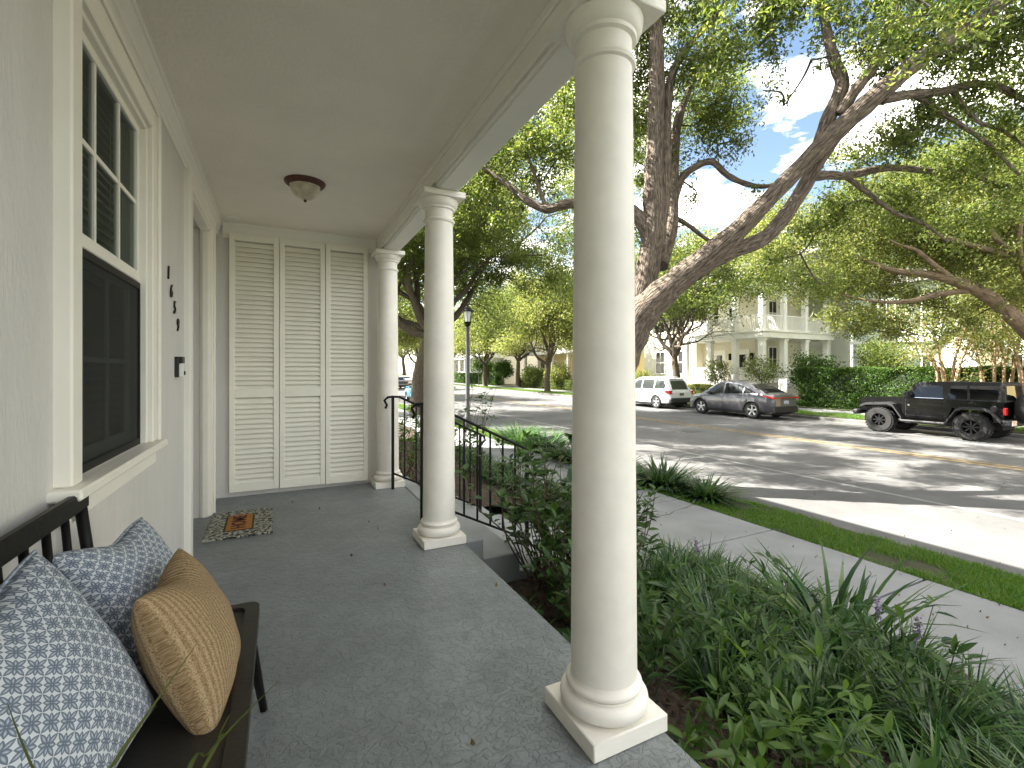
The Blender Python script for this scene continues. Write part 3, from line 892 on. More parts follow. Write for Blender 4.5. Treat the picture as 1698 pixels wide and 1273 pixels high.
def catmull(pts, n=5):
    P = [Vector(p) for p in pts]; out = []
    for i in range(len(P)-1):
        a = P[max(i-1, 0)]; b = P[i]; c = P[i+1]; d = P[min(i+2, len(P)-1)]
        for k in range(n):
            t = k/n
            out.append(0.5*((2*b) + (c-a)*t + (2*a-5*b+4*c-d)*t*t + (-a+3*b-3*c+d)*t**3))
    out.append(P[-1]); return out

def grow(mb, rng, start, d, length, r, level, maxlev, ends, droop=0.0, wob=0.22, kids=(3, 4), spread=0.75, sides=7):
    seg = 5 if level < 2 else 4
    pts = [Vector(start)]; dd = Vector(d).normalized()
    for k in range(seg):
        dd = (dd + Vector(rng.normal(size=3))*wob + Vector((0, 0, (0.10 if level < 2 else -droop)))).normalized()
        pts.append(pts[-1] + dd*length/seg)
    r1 = r*(0.55 if level < maxlev else 0.25)
    rr = [r + (r1-r)*k/seg for k in range(seg+1)]
    mb.tube(pts, rr, max(4, sides-level), cap=False)
    if level >= maxlev:
        for k in range(2, seg+1): ends.append(pts[k])
        return
    nk = int(rng.integers(kids[0], kids[1]+1))
    for k in range(nk):
        i = seg if k == 0 else int(rng.integers(2, seg+1))
        base = pts[i]
        ax = Vector(rng.normal(size=3)); ax = (ax - dd*ax.dot(dd)).normalized()
        nd = (dd + ax*spread*rng.uniform(0.7, 1.35)*(0.5 if k == 0 else 1)).normalized()
        grow(mb, rng, base, nd, length*rng.uniform(0.6, 0.85), rr[i]*(0.8 if k == 0 else 0.62), level+1, maxlev, ends, droop, wob, kids, spread, sides)

def make_tree(name, label, seed, trunk_pts, trunk_r, limb_len, nleaf, lsize, lmat, bmat, limbs=5, maxlev=3, spread=0.75, flat=0.55, sig=0.42, group=None, loc=(0,0,0), droop=0.06, cat="tree", kids=(3, 4), lw=0.45, zmin=None):
    rng = np.random.default_rng(seed)
    t = thing(name, label, cat, loc, 0, group)
    mb = MB(); ends = []
    tp = catmull(trunk_pts, 4)
    n = len(tp)
    rr = [trunk_r*(1.45 if k == 0 else 1.0)*(1-0.35*k/(n-1)) if k < 2 else trunk_r*(1-0.35*k/(n-1)) for k in range(n)]
    mb.tube(tp, rr, 12, cap=False)
    top = tp[-1]
    a0 = rng.uniform(0, 6.28)
    for k in range(limbs):
        a = a0 + 2*PI*k/limbs + rng.uniform(-.3, .3)
        d = Vector((math.cos(a), math.sin(a), rng.uniform(0.45, 1.1)*flat/0.55))
        base = tp[-1-int(rng.integers(0, 3))]
        grow(mb, rng, base, d, limb_len*rng.uniform(0.8, 1.15), trunk_r*rng.uniform(0.42, 0.6), 0, maxlev, ends, droop, kids=kids, spread=spread, sides=9)
    d = Vector((rng.uniform(-.3, .3), rng.uniform(-.3, .3), 1)); grow(mb, rng, top, d, limb_len, trunk_r*0.55, 0, maxlev, ends, droop, kids=kids, spread=spread, sides=9)
    part(t, "trunk", mb, bmat, smooth=True, local=True)
    E = np.array([tuple(e) for e in ends])
    ix = rng.integers(0, len(E), nleaf)
    pos = E[ix] + rng.normal(size=(nleaf, 3))*np.array([sig, sig, sig*0.7])
    if zmin: pos = pos[pos[:, 2] > zmin + rng.normal(size=len(pos))*0.35]
    me = leaf_mesh("crown", pos, lsize, lsize*lw, rng)
    part(t, "crown", me, lmat)
    return t

def foliage(t, base, N, blobs, rng, lmat, ll, lw, dens):
    """leaf sprays in masses round the branches, each mass tied to its nearest branch by a twig"""
    tw = MB(); P = []
    blobs = sorted(blobs, key=lambda b: float(np.min(np.linalg.norm(N - np.array(tuple(b[0])), axis=1))))
    for (c, r, w) in blobs:
        j = np.argmin(np.linalg.norm(N - np.array(tuple(c)), axis=1)); a = Vector(N[j])
        mid = (a+c)/2 + Vector(rng.normal(size=3))*0.12*(c-a).length
        N = np.concatenate([N, np.array([tuple(mid), tuple(c)])])
        tw.tube(catmull([a, mid, c], 4), [0.022, 0.02, 0.019, 0.018, 0.017, 0.016, 0.015, 0.013, 0.011], 5, cap=False)
        ns = int(dens*w*(r/0.8)**2.1)
        for k in range(ns):
            q = Vector(rng.normal(size=3)); q = q.normalized()*r*rng.uniform(0.1, 1.15)**0.6
            q.z *= 0.75
            e = c + q
            s0 = c + q*rng.uniform(0.2, 0.5) + Vector(rng.normal(size=3))*0.08
            if k % 2 == 0:
                tw.tube([s0, (s0+e)/2 + Vector((0, 0, 0.04)), e], [0.008, 0.005, 0.003], 4, cap=False)
            nl = int(rng.integers(34, 52))
            tt = rng.uniform(0.25, 1.1, nl)[:, None]
            P.append(np.array(tuple(s0)) + tt*np.array(tuple(e-s0)) + rng.normal(size=(nl, 3))*ll)
    part(t, "twigs", tw, BARK2, smooth=True)
    P = np.concatenate(P)
    part(t, "crown", leaf_mesh("crown", P - np.array(tuple(base)), ll, lw, rng), lmat)
def project(p):
    d = p.x*sY + p.y*cY
    if d < 0.1: return None
    return (849 + FOC*(p.x*cY - p.y*sY)/d, 614 - FOC*(p.z-EYE)/d, d)

# ---------------------------------------------------------------- the big oak by the kerb
def oak():
    rng = np.random.default_rng(5)
    base = Vector((5.88, 7.40, -0.9))
    t = thing("oak_tree", "massive leaning oak with a great limb arching over the road, behind the nearest column", "tree", base)
    mb = MB(); nodes = []
    def limb(spec, sides=14, n=5, jit=0.0):
        pts = [at(*s[:3]) if len(s) == 4 else Vector(s[:3]) for s in spec]
        rad = [s[-1] for s in spec]
        P = catmull(pts, n); m = len(P)
        rr = np.interp(np.linspace(0, len(rad)-1, m), np.arange(len(rad)), rad)
        rr = [r*(1+0.05*math.sin(i*1.7+r*40)) for i, r in enumerate(rr)]
        P = [p + Vector(rng.normal(size=3))*jit*r for p, r in zip(P, rr)]
        mb.tube(P, rr, sides, cap=True)
        nodes.extend(P[m//3:])
        return P
    limb([(998, 806, 8.95, 0.60), (1000, 760, 8.95, 0.45), (1003, 690, 8.95, 0.39), (1012, 640, 8.95, 0.37), (1021, 612, 8.9, 0.365), (1040, 562, 8.85, 0.355), (1064, 520, 8.8, 0.33), (1096, 488, 8.7, 0.275), (1136, 454, 8.6, 0.23), (1204, 400, 8.4, 0.195),
          (1262, 343, 8.2, 0.145), (1330, 273, 8.0, 0.135), (1390, 215, 7.8, 0.148), (1445, 165, 7.6, 0.15), (1500, 118, 7.45, 0.14), (1560, 72, 7.3, 0.13), (1640, 20, 7.2, 0.11), (1740, -60, 7.1, 0.07)], 18)
    limb([(1150, 452, 8.6, 0.17), (1204, 420, 8.55, 0.15), (1270, 392, 8.6, 0.135), (1322, 328, 8.6, 0.125), (1366, 252, 8.3, 0.12), (1410, 197, 8.0, 0.11)], 14)
    limb([(1050, 545, 8.9, 0.30), (1064, 490, 8.9, 0.25), (1074, 445, 8.9, 0.22), (1084, 377, 8.95, 0.21), (1083, 311, 8.95, 0.19), (1086, 245, 8.95, 0.165), (1089, 159, 8.9, 0.155), (1088, 73, 8.9, 0.14), (1084, 0, 8.9, 0.12), (1070, -90, 8.9, 0.08)], 14)
    limb([(1088, 400, 8.95, 0.15), (1100, 330, 8.98, 0.13), (1104, 250, 8.98, 0.11), (1106, 190, 8.95, 0.09), (1114, 126, 8.9, 0.075), (1140, 78, 8.8, 0.06), (1190, 20, 8.7, 0.045)], 10)
    limb([(1092, 440, 9.2, 0.19), (1112, 373, 9.5, 0.15), (1116, 291, 9.8, 0.125), (1121, 218, 10.0, 0.10), (1136, 165, 10.2, 0.08), (1170, 90, 10.3, 0.05)], 10)
    limb([(1117, 330, 9.7, 0.10), (1130, 296, 9.7, 0.085), (1152, 277, 9.6, 0.075), (1180, 268, 9.5, 0.068), (1206, 290, 9.4, 0.062), (1235, 304, 9.3, 0.056), (1268, 309, 9.3, 0.045), (1300, 300, 9.3, 0.03)], 8)
    limb([(1118, 360, 9.6, 0.06), (1140, 372, 9.7, 0.05), (1170, 395, 9.8, 0.04), (1190, 404, 9.9, 0.03)], 7)
    limb([(1078, 400, 8.95, 0.15), (1060, 362, 9.0, 0.13), (1040, 346, 9.1, 0.12), (990, 338, 9.3, 0.11), (940, 338, 9.5, 0.10), (905, 346, 9.7, 0.095), (868, 328, 9.9, 0.08), (840, 305, 10.1, 0.06), (800, 280, 10.4, 0.045), (765, 285, 10.7, 0.03)], 10)
    limb([(905, 344, 9.7, 0.05), (890, 300, 9.7, 0.04), (880, 270, 9.7, 0.03), (868, 240, 9.6, 0.02)], 7)
    # branches of the great limb
    limb([(1352, 262, 8.1, 0.12), (1372, 200, 7.95, 0.115), (1396, 142, 7.9, 0.11), (1386, 108, 7.9, 0.095), (1376, 72, 7.9, 0.08), (1360, 10, 7.9, 0.06), (1330, -60, 7.9, 0.04)], 10)
    limb([(1392, 190, 7.85, 0.10), (1418, 150, 7.7, 0.09), (1442, 120, 7.6, 0.08), (1466, 74, 7.5, 0.07), (1490, 10, 7.4, 0.05)], 9)
    limb([(1345, 292, 8.5, 0.10), (1375, 290, 8.7, 0.085), (1405, 291, 8.9, 0.075), (1471, 278, 9.0, 0.07), (1540, 283, 9.1, 0.06), (1597, 284, 9.2, 0.05), (1660, 310, 9.4, 0.035)], 8)
    limb([(1400, 291, 8.9, 0.05), (1440, 320, 9.1, 0.045), (1480, 350, 9.3, 0.04), (1530, 370, 9.5, 0.03), (1570, 400, 9.7, 0.02)], 7)
    limb([(1462, 165, 7.6, 0.085), (1510, 156, 7.8, 0.075), (1560, 152, 7.9, 0.07), (1617, 139, 8.0, 0.065), (1660, 146, 8.1, 0.06), (1700, 165, 8.2, 0.05), (1780, 190, 8.3, 0.03)], 8)
    limb([(1520, 160, 7.9, 0.05), (1560, 185, 8.0, 0.045), (1590, 205, 8.1, 0.04), (1640, 240, 8.3, 0.035), (1690, 290, 8.6, 0.025)], 7)
    limb([(1580, 152, 7.95, 0.045), (1620, 200, 8.1, 0.035), (1660, 215, 8.3, 0.03), (1710, 250, 8.5, 0.02)], 7)
    limb([(1555, 76, 7.3, 0.06), (1610, 78, 7.5, 0.05), (1660, 62, 7.7, 0.04), (1720, 60, 7.9, 0.025)], 7)
    part(t, "trunk", mb, BARK, smooth=True)
    N = np.array([tuple(p) for p in nodes])
    # foliage masses (pixel of the photo, depth, radius in metres, weight)
    B = [(875, 245, 9.7, .95, 1), (815, 285, 10.5, 1.0, 1), (925, 205, 9.2, .7, .8), (765, 330, 11, 1.0, 1), (900, 300, 9.8, .6, .8), (845, 350, 10.3, .7, .7), (935, 160, 9, .55, .6), (820, 215, 10, .8, .8), (935, 255, 9.4, .5, .8),
         (1075, 110, 9.3, .8, .9), (1140, 110, 9, .8, 1), (1205, 90, 8.8, .75, 1), (1170, 190, 9.6, .75, 1), (1215, 180, 9.2, .6, .9), (1255, 80, 8.6, .5, .7), (1065, 190, 9.6, .7, .8), (1062, 300, 10, .55, .6), (1190, 240, 9.6, .55, .9),
         (1150, 330, 10.5, .5, .35), (1225, 235, 9.5, .4, .7), (1250, 320, 9.4, .4, .25), (1065, 400, 10.5, .6, .6), (1290, 85, 8.4, .45, .5), (1265, 150, 8.8, .35, .4), (1300, 175, 8.8, .25, .3), (1110, 250, 9.8, .5, .5),
         (1345, 100, 8.0, .35, .35), (1425, 85, 7.7, .5, .7), (1465, 120, 7.9, .45, .7), (1500, 90, 7.7, .5, .8), (1520, 190, 8.3, .6, .9), (1455, 215, 8.8, .4, .6), (1480, 230, 8.4, .6, .9), (1530, 215, 8.3, .7, .9), (1560, 110, 7.8, .55, .8), (1600, 175, 8.2, .7, 1), (1640, 100, 7.8, .8, 1), (1690, 150, 8.0, .9, 1),
         (1430, 265, 9.2, .6, .9), (1390, 255, 9.6, .4, .6), (1560, 285, 9.4, .8, 1), (1640, 250, 8.6, .9, 1), (1690, 310, 9.2, 1.0, 1), (1500, 340, 9.8, .9, 1), (1400, 340, 10, .85, 1), (1350, 390, 10.6, .8, .8), (1280, 430, 11, .6, .6), (1600, 370, 10.0, .9, .8),
         (1100, 20, 9, 1.0, 1), (1190, 10, 8.8, .9, 1), (1290, 30, 8.4, .6, .6), (1390, 20, 7.8, .7, .8), (1480, 0, 7.5, .7, .9), (1580, 20, 7.4, .9, 1), (1680, 20, 7.4, 1.0, 1), (1330, -20, 8, .8, .8), (1150, 440, 11.3, .7, .7), (1205, 452, 11.5, .75, .9), (1262, 462, 11.8, .75, .9), (1322, 458, 12, .75, .9), (1378, 468, 12.2, .7, .8), (960, 90, 8.8, .8, .8), (1020, 30, 8.8, .8, .8),
         (1100, -120, 9, 1.4, 1), (1300, -140, 8, 1.4, 1), (1500, -140, 7.4, 1.4, 1), (1700, -130, 7.2, 1.5, 1), (950, -60, 9, 1.2, 1), (1850, 60, 7.6, 1.4, 1), (1820, 230, 8.6, 1.3, 1)]
    # upper canopy, over road and kerb, partly out of view, added for road shade
    shade_canopy = []
    gaps = ((1255, 100, 1420, 320), (890, 345, 950, 420), (1130, 235, 1300, 335), (950, 400, 1120, 640), (1050, 470, 1250, 640))
    for k in range(620):
        a = rng.uniform(0, 2*PI); rr_ = math.sqrt(rng.uniform(0, 1))
        p = Vector((7.4 + 6.6*rr_*math.cos(a), 12.2 + 9.5*rr_*math.sin(a), 0))
        p.z = 5.2 + 4.6*math.sqrt(max(0, 1-rr_**2))*rng.uniform(0.35, 1.0) + rng.uniform(-.4, .4)
        if p.x < 2.2 or (p.y < 10.5 and p.x < 5.2): continue  # left bare here so the sunlit patch on the near road stays undappled
        q = project(p)
        if q and -40 < q[1] < 640 and 600 < q[0] < 1720:
            if any(g[0]-25 < q[0] < g[2]+25 and g[1]-25 < q[1] < g[3]+25 for g in gaps): continue
            if q[1] > 330 and q[0] > 1050: continue
            if rng.uniform() < (0.4 if q[0] < 950 else 0.75) or (q[0] > 1420 and rng.uniform() < 0.25): continue
        elif rng.uniform() < 0.45: continue
        shade_canopy.append((p, rng.uniform(.55, .95), rng.uniform(.45, .9)))
    foliage(t, base, N, [(at(px, py, d), r, w) for (px, py, d, r, w) in B] + shade_canopy, rng, OAKL, 0.088, 0.035, 39)
oak()

# other trees
make_tree("oak_tree", "dark leaning oak on the near verge seen between the columns, beyond the lamp post", 21,
          [(0, 0, 0), (0.05, 0.05, 1.5), (0.35, 0.1, 3.0), (0.6, 0.0, 3.9)], 0.36, 4.5, 165000, 0.15, OAKL, BARK2, limbs=7, maxlev=3, loc=(5.85, 22.0, -0.85), sig=0.5, zmin=3.0)
protoA = make_tree("oak_tree", "spreading oak on the far verge in front of the corner house, beside the white car", 31,
          [(0, 0, 0), (0.02, 0.0, 1.2), (-0.1, 0.1, 2.4), (-0.1, 0.1, 2.8)], 0.27, 3.2, 60000, 0.18, OAKL2, BARK2, limbs=6, maxlev=3, loc=(22.5, 21.9, -0.8), sig=0.5, zmin=5.5, flat=1.0, droop=0.0, group="trees along the far side of the road")
protoB = make_tree("oak_tree", "forked oak on the far verge before the yellow house", 32,
          [(0, 0, 0), (0.0, 0.05, 1.1), (0.1, 0.0, 2.2), (0.15, 0.05, 2.7)], 0.30, 3.4, 60000, 0.19, ELML, BARK2, limbs=5, maxlev=3, loc=(22.5, 38.0, -0.8), sig=0.55, zmin=3.7, flat=0.7, droop=0.0, group="trees along the far side of the road")
def tree_copy(p, label, loc, rz, s=1.0, group="trees along the far side of the road"):
    c = copy_tree(p); c.location = loc; c.rotation_euler = (0, 0, rz); c.scale = (s, s, s); c['label'] = label; c['group'] = group
    return c
tree_copy(protoA, "oak set back in the garden between the white house and the yellow house", (25.0, 49.0, -0.75), 2.1, 1.1)
tree_copy(protoB, "oak on the far verge just right of the lamp post", (22.5, 53.0, -0.8), 1.0, 1.05)
tree_copy(protoA, "oak farther down the far verge, behind the lamp post", (22.5, 67.0, -0.8), 4.0, 1.15)
# big pale tree just outside the frame on the right, limbs reaching in
def shade_tree():
    rng = np.random.default_rng(44)
    base = at(1775, 725, 14.8); base.z = -0.85
    t = thing("shade_tree", "pale leaved tree at the right edge with long limbs reaching over the black off-road car", "tree", base)
    mb = MB(); nodes = []
    def limb(spec, sides=10):
        P = catmull([at(*s_[:3]) for s_ in spec], 5); m = len(P)
        rr = np.interp(np.linspace(0, len(spec)-1, m), np.arange(len(spec)), [s_[3] for s_ in spec])
        mb.tube(P, list(rr), sides, cap=True); nodes.extend(P[m//4:])
    limb([(1775, 728, 14.8, .42), (1765, 660, 14.8, .30), (1740, 590, 14.7, .28), (1698, 542, 14.5, .23), (1640, 492, 14.3, .19), (1585, 466, 14.3, .16), (1540, 455, 14.5, .12), (1480, 448, 14.8, .09), (1420, 425, 15.2, .05)], 14)
    limb([(1620, 480, 14.3, .11), (1560, 487, 14.4, .09), (1500, 500, 14.6, .07), (1440, 498, 14.8, .05), (1385, 485, 15.2, .03)])
    limb([(1765, 650, 14.8, .22), (1752, 560, 14.6, .15), (1725, 480, 14.3, .115), (1680, 425, 14.0, .095), (1640, 380, 13.8, .07), (1625, 330, 13.8, .055), (1630, 290, 13.8, .035)], 12)
    limb([(1690, 432, 14.1, .12), (1640, 415, 14.0, .09), (1590, 400, 14.0, .07), (1540, 385, 14.2, .04)])
    limb([(1585, 466, 14.3, .09), (1550, 440, 14.3, .08), (1520, 415, 14.4, .06), (1490, 405, 14.6, .04), (1440, 380, 15, .025)])
    limb([(1770, 640, 14.9, .24), (1790, 520, 15.2, .2), (1800, 400, 15.4, .16), (1770, 300, 15.4, .1)], 12)
    limb([(1735, 500, 14.4, .10), (1700, 455, 14.0, .08), (1690, 400, 13.6, .06), (1698, 340, 13.4, .04)])
    part(t, "trunk", mb, LIMBB, smooth=True)
    N = np.array([tuple(p) for p in nodes]); B = []
    for (px, py, d, r, w) in ((1690, 480, 14.5, 1.0, .6), (1640, 440, 14.4, 1.1, 1), (1580, 420, 14.4, 1.1, 1), (1520, 400, 14.6, 1.2, 1), (1450, 390, 15, 1.2, 1), (1390, 420, 15.4, 1.1, 1), (1350, 460, 16, 1.0, .9), (1410, 470, 15.3, 1.0, 1), (1470, 475, 15, .9, .9),
          (1530, 500, 14.8, .8, .8), (1440, 530, 15, .8, .8), (1395, 520, 15.4, .9, .9), (1490, 545, 15.2, .7, .6), (1580, 520, 14.8, .7, .5), (1690, 380, 13.8, 1.2, 1), (1630, 350, 13.8, 1.2, 1), (1570, 350, 14.2, 1.2, 1), (1500, 330, 14.8, 1.2, 1), (1430, 340, 15.2, 1.2, 1), (1360, 370, 16, 1.2, 1),
          (1300, 420, 16.5, 1.1, .9), (1660, 290, 13.8, 1.3, 1), (1590, 280, 14, 1.2, 1), (1690, 230, 14, 1.3, 1), (1750, 420, 14.5, 1.6, 1), (1800, 300, 15, 1.8, 1), (1260, 440, 17, .9, .7), (1620, 540, 14.6, .6, .5), (1540, 560, 15, .5, .4), (1650, 500, 14.5, .7, .7), (1420, 500, 15.6, .6, .5)):
        B.append((at(px, py, d + rng.uniform(-.5, .5)), r, w))
        B.append((at(px + rng.uniform(-30, 30), py + rng.uniform(-30, 20), d + rng.uniform(.8, 2.2)), r*1.05, w))
    foliage(t, base, N, B, rng, ELML, 0.105, 0.045, 24)
shade_tree()
for (l_, loc, rz, s, p) in (
    ("oak behind the corner house, crown above its roof", (37, 30, -0.7), 0.5, 1.5, protoB),
    ("oak behind the hedge and the pale green house", (38, 14, -0.7), 1.5, 1.5, protoA),
    ("oak behind the houses at the right edge of the view", (36, 4, -0.7), 2.8, 1.5, protoB),
    ("oak beyond the yellow house, filling the gap between houses", (36, 42, -0.7), 3.3, 1.5, protoA),
    ("oak on the near verge far down the street", (5.9, 40, -0.85), 3.9, 1.2, protoB),
    ("oak on the near verge farther down, a small crown by the far cars", (5.9, 58, -0.85), 4.6, 1.2, protoA),
    ("oak behind the white house down the street", (38, 66, -0.7), 5.3, 1.6, protoB),
    ("oak on the far verge well beyond the street sign", (22.5, 84, -0.8), 0.2, 1.2, protoB),
    ("oak at the far end of the near verge", (5.9, 80, -0.85), 1.2, 1.3, protoB),
    ("oak closing the far end of the street on the left", (4, 112, -0.9), 2.2, 1.7, protoA),
    ("oak closing the far end of the street over the road", (14, 125, -0.9), 3.0, 1.9, protoB),
    ("oak closing the far end of the street on the right", (26, 110, -0.9), 0.9, 1.7, protoA),
    ("oak behind the far houses, deep in the view", (44, 92, -0.9), 1.9, 1.9, protoB)):
    tree_copy(p, l_, loc, rz, s)

# crape myrtles
def myrtle(label, loc, seed, h, tilt=0.0):
    rng = np.random.default_rng(seed)
    t = thing("crape_myrtle", label, "tree", loc, 0, "crape myrtles by the hedge")
    mb = MB(); ends = []
    for k in range(8):
        a = 2*PI*k/8 + rng.uniform(-.3, .3)
        b = Vector((math.cos(a)*0.22, math.sin(a)*0.22, 0))
        m = Vector((math.cos(a)*rng.uniform(.3, .6), math.sin(a)*rng.uniform(.3, .6), h*0.42))
        e = Vector((math.cos(a)*rng.uniform(.6, 1.2), math.sin(a)*rng.uniform(.6, 1.2), h*rng.uniform(.62, .8)))
        P = catmull([b, (b+m)/2+Vector(rng.normal(size=3))*0.06, m, e], 4)
        mb.tube(P, list(np.linspace(0.075, 0.03, len(P))), 8, cap=False)
        for q in range(3):
            grow(mb, rng, P[-1-q*2], (Vector((math.cos(a), math.sin(a), 1.4)) + Vector(rng.normal(size=3))*.5), h*0.22, 0.026, 2, 3, ends, sides=6)
    part(t, "trunk", mb, MYRTB, smooth=True, local=True)
    E = np.array([tuple(e) for e in ends]); n = 7000
    pos = E[rng.integers(0, len(E), n)] + rng.normal(size=(n, 3))*0.28
    part(t, "crown", leaf_mesh("crown", pos, 0.11, 0.055, rng), ELML)
myrtle("crape myrtle with pale peeling stems, leftmost of the group behind the off-road car", (24.55, 9.3, -0.75), 61, 5.2)
myrtle("crape myrtle in the middle of the group behind the off-road car", (25.1, 8.0, -0.75), 62, 5.4)
myrtle("crape myrtle at the right edge of the frame behind the off-road car", (24.6, 6.75, -0.75), 63, 5.2)

# hedge & shrubs
def leafy_solid(name, label, cat, loc, boxes, n, ls, mat, seed, group=None, core=True):
    """clipped shrub: dark twiggy core plus leaves through a shell"""
    rng = np.random.default_rng(seed)
    t = thing(name, label, cat, loc, 0, group)
    cm_ = MB(); P = []
    tot = sum((b[1]-b[0])*(b[3]-b[2])+(b[1]-b[0])*(b[5]-b[4])+(b[3]-b[2])*(b[5]-b[4]) for b in boxes)
    for b in boxes:
        dx, dyy, dz = b[1]-b[0], b[3]-b[2], b[5]-b[4]
        k = 0.14
        cm_.box(b[0]+k, b[1]-k, b[2]+k, b[3]-k, b[4], b[5]-k, 0.15)
        m = int(n*((dx*dyy+dx*dz+dyy*dz)/tot))
        q = rng.uniform(0, 1, (m, 3))
        fsel = rng.choice(5, m, p=np.array([dyy*dz, dyy*dz, dx*dz, dx*dz, dx*dyy])/(2*dyy*dz+2*dx*dz+dx*dyy))
        dep = rng.uniform(0, 1, m)**2*0.2
        for f_, (ax, v_, sg) in enumerate(((0, 0, 1), (0, 1, -1), (1, 0, 1), (1, 1, -1), (2, 1, -1))):
            s_ = fsel == f_
            D = (dx, dyy, dz)[ax]
            q[s_, ax] = v_ + sg*dep[s_]/D
        p = q*np.array([dx, dyy, dz]) + np.array([b[0], b[2], b[4]])
        wv = 0.06*np.sin(p[:, 0]*3.1+p[:, 2]*2.3)+0.06*np.sin(p[:, 1]*2.7+p[:, 2]*3.3)
        p += wv[:, None]*np.array([1, 1, 0.8]) + rng.normal(size=p.shape)*0.03
        P.append(p)
    part(t, "branches", cm_, M(name+"_core", (0.012, 0.02, 0.007), 0.95, 0.3, 12), local=True)
    part(t, "leaves", leaf_mesh("leaves", np.concatenate(P), ls, ls*0.55, rng, up=0, nrm_up=0.4), mat)
leafy_solid("hedge", "long clipped dark green hedge along the pavement behind the parked cars", "hedge", (25.9, 12.6, -0.74),
            [(-0.6, 0.6, -5.5, 3.4, 0, 2.08)], 60000, 0.085, HEDL, 71)
leafy_solid("hedge", "low clipped hedge in front of the corner house behind the grey car", "hedge", (25.3, 23.0, -0.74),
            [(-0.4, 0.4, -4.6, 6.5, 0, 0.95)], 22000, 0.09, ELML, 72)
leafy_solid("hedge", "low hedge in front of the yellow house down the street", "hedge", (25.6, 42.5, -0.74), [(-0.4, 0.4, -7, 7, 0, 1.0)], 12000, 0.14, OAKL2, 73)
leafy_solid("hedge", "low dark hedge in front of the white house down the street", "hedge", (25.8, 67, -0.74), [(-0.5, 0.5, -11, 9, 0, 1.5)], 12000, 0.2, HEDL, 74)

def round_shrub(name, label, loc, r, stem, seed, n, ls, mat, group=None, sq=0.8, cat="shrub"):
    rng = np.random.default_rng(seed)
    t = thing(name, label, cat, loc, 0, group)
    mb = MB(); ends = []
    if stem > 0:
        mb.tube([(0, 0, 0), (0.02, 0.01, stem*.5), (0, 0, stem)], [0.045, 0.035, 0.032], 7, cap=False)
    for k in range(9):
        d = Vector(rng.normal(size=3)); d.z = abs(d.z)*1.2 + (0.4 if stem > 0 else 0.8)
        grow(mb, rng, (0, 0, stem), d, r*0.75, 0.025, 1, 3, ends, sides=6, wob=0.25)
    part(t, "stems", mb, BARK2, smooth=True, local=True)
    c = np.array([0, 0, stem + r*sq*0.75])
    cl = rand_dirs(40, rng)*r*np.array([1, 1, sq])*rng.uniform(0.55, 0.95, (40, 1)) + c
    p = cl[rng.integers(0, 40, n)] + rng.normal(size=(n, 3))*r*0.2
    p = p[p[:, 2] > 0.02]
    part(t, "leaves", leaf_mesh("leaves", p, ls, ls*0.5, rng, up=0, nrm_up=0.5), mat)
    return t
round_shrub("standard_shrub", "small round headed shrub on a thin stem before the corner house, left one", (25.0, 21.1, -0.74), 0.9, 1.3, 81, 1500, 0.12, OAKL, "small standard shrubs by the corner house")
round_shrub("standard_shrub", "small round headed shrub on a stem by the porch corner behind the grey car", (25.0, 17.9, -0.74), 1.0, 1.35, 82, 1900, 0.12, OAKL, "small standard shrubs by the corner house")
round_shrub("shrub", "tall dark shrub in front of the side porch of the corner house", (27.6, 16.6, -0.74), 1.2, 1.2, 83, 3500, 0.15, HEDL)
round_shrub("shrub", "tall loose shrub by the pale green house behind the hedge", (29.0, 13.6, -0.74), 1.4, 1.7, 84, 4000, 0.15, OAKL2)
round_shrub("shrub", "bright low shrub at the foot of the hedge, left of the off-road car", (24.95, 11.3, -0.74), 0.45, 0, 85, 2200, 0.08, LILP)
round_shrub("shrub", "pale shrub at the left end of the corner house under the oak", (26.0, 28.6, -0.74), 1.1, 0.3, 86, 4000, 0.13, ELML)
round_shrub("shrub", "flowering shrub before the yellow house beside the oak trunk", (25.3, 40.5, -0.74), 1.2, 0.8, 87, 3500, 0.17, ELML)
round_shrub("shrub", "round shrub left of the forked oak before the yellow house", (25.2, 45.5, -0.74), 1.2, 0.8, 88, 3500, 0.17, OAKL2)
round_shrub("palm_like_shrub", "dark green fan shaped shrub by the white house down the street", (25.2, 60, -0.74), 1.5, 1.6, 89, 3500, 0.25, HEDL)
round_shrub("palm_like_shrub", "dark green shrub right of the street sign", (25.2, 53.5, -0.74), 1.2, 1.4, 90, 3000, 0.25, HEDL)

# ---------------------------------------------------------------- houses across the road
CREAM = M("cream_stucco", (0.66, 0.63, 0.51), 0.85, 0.05, 0.8, 0.2, 40)
YELW = M("yellow_stucco", (0.62, 0.50, 0.24), 0.85, 0.05, 0.8, 0.2, 40)
WHTS = M("white_siding", (0.72, 0.71, 0.66), 0.8, 0.04, 0.8, 0.15, 40)
MINT = M("pale_green_stucco", (0.50, 0.58, 0.50), 0.85, 0.05, 0.8, 0.2, 40)
HTRIM = M("house_white_trim", (0.78, 0.77, 0.72), 0.6, 0.03)
ROOFM = M("grey_shingle", (0.16, 0.15, 0.14), 0.9, 0.2, 3, 0.4, 50)
SHTR = M("dark_teal_shutter", (0.025, 0.05, 0.05), 0.5, 0.1)
HGL = glass_mat("house_glass", (0.02, 0.025, 0.03), 0.15)
FLR2 = M("porch_boards", (0.35, 0.33, 0.29), 0.8, 0.1)

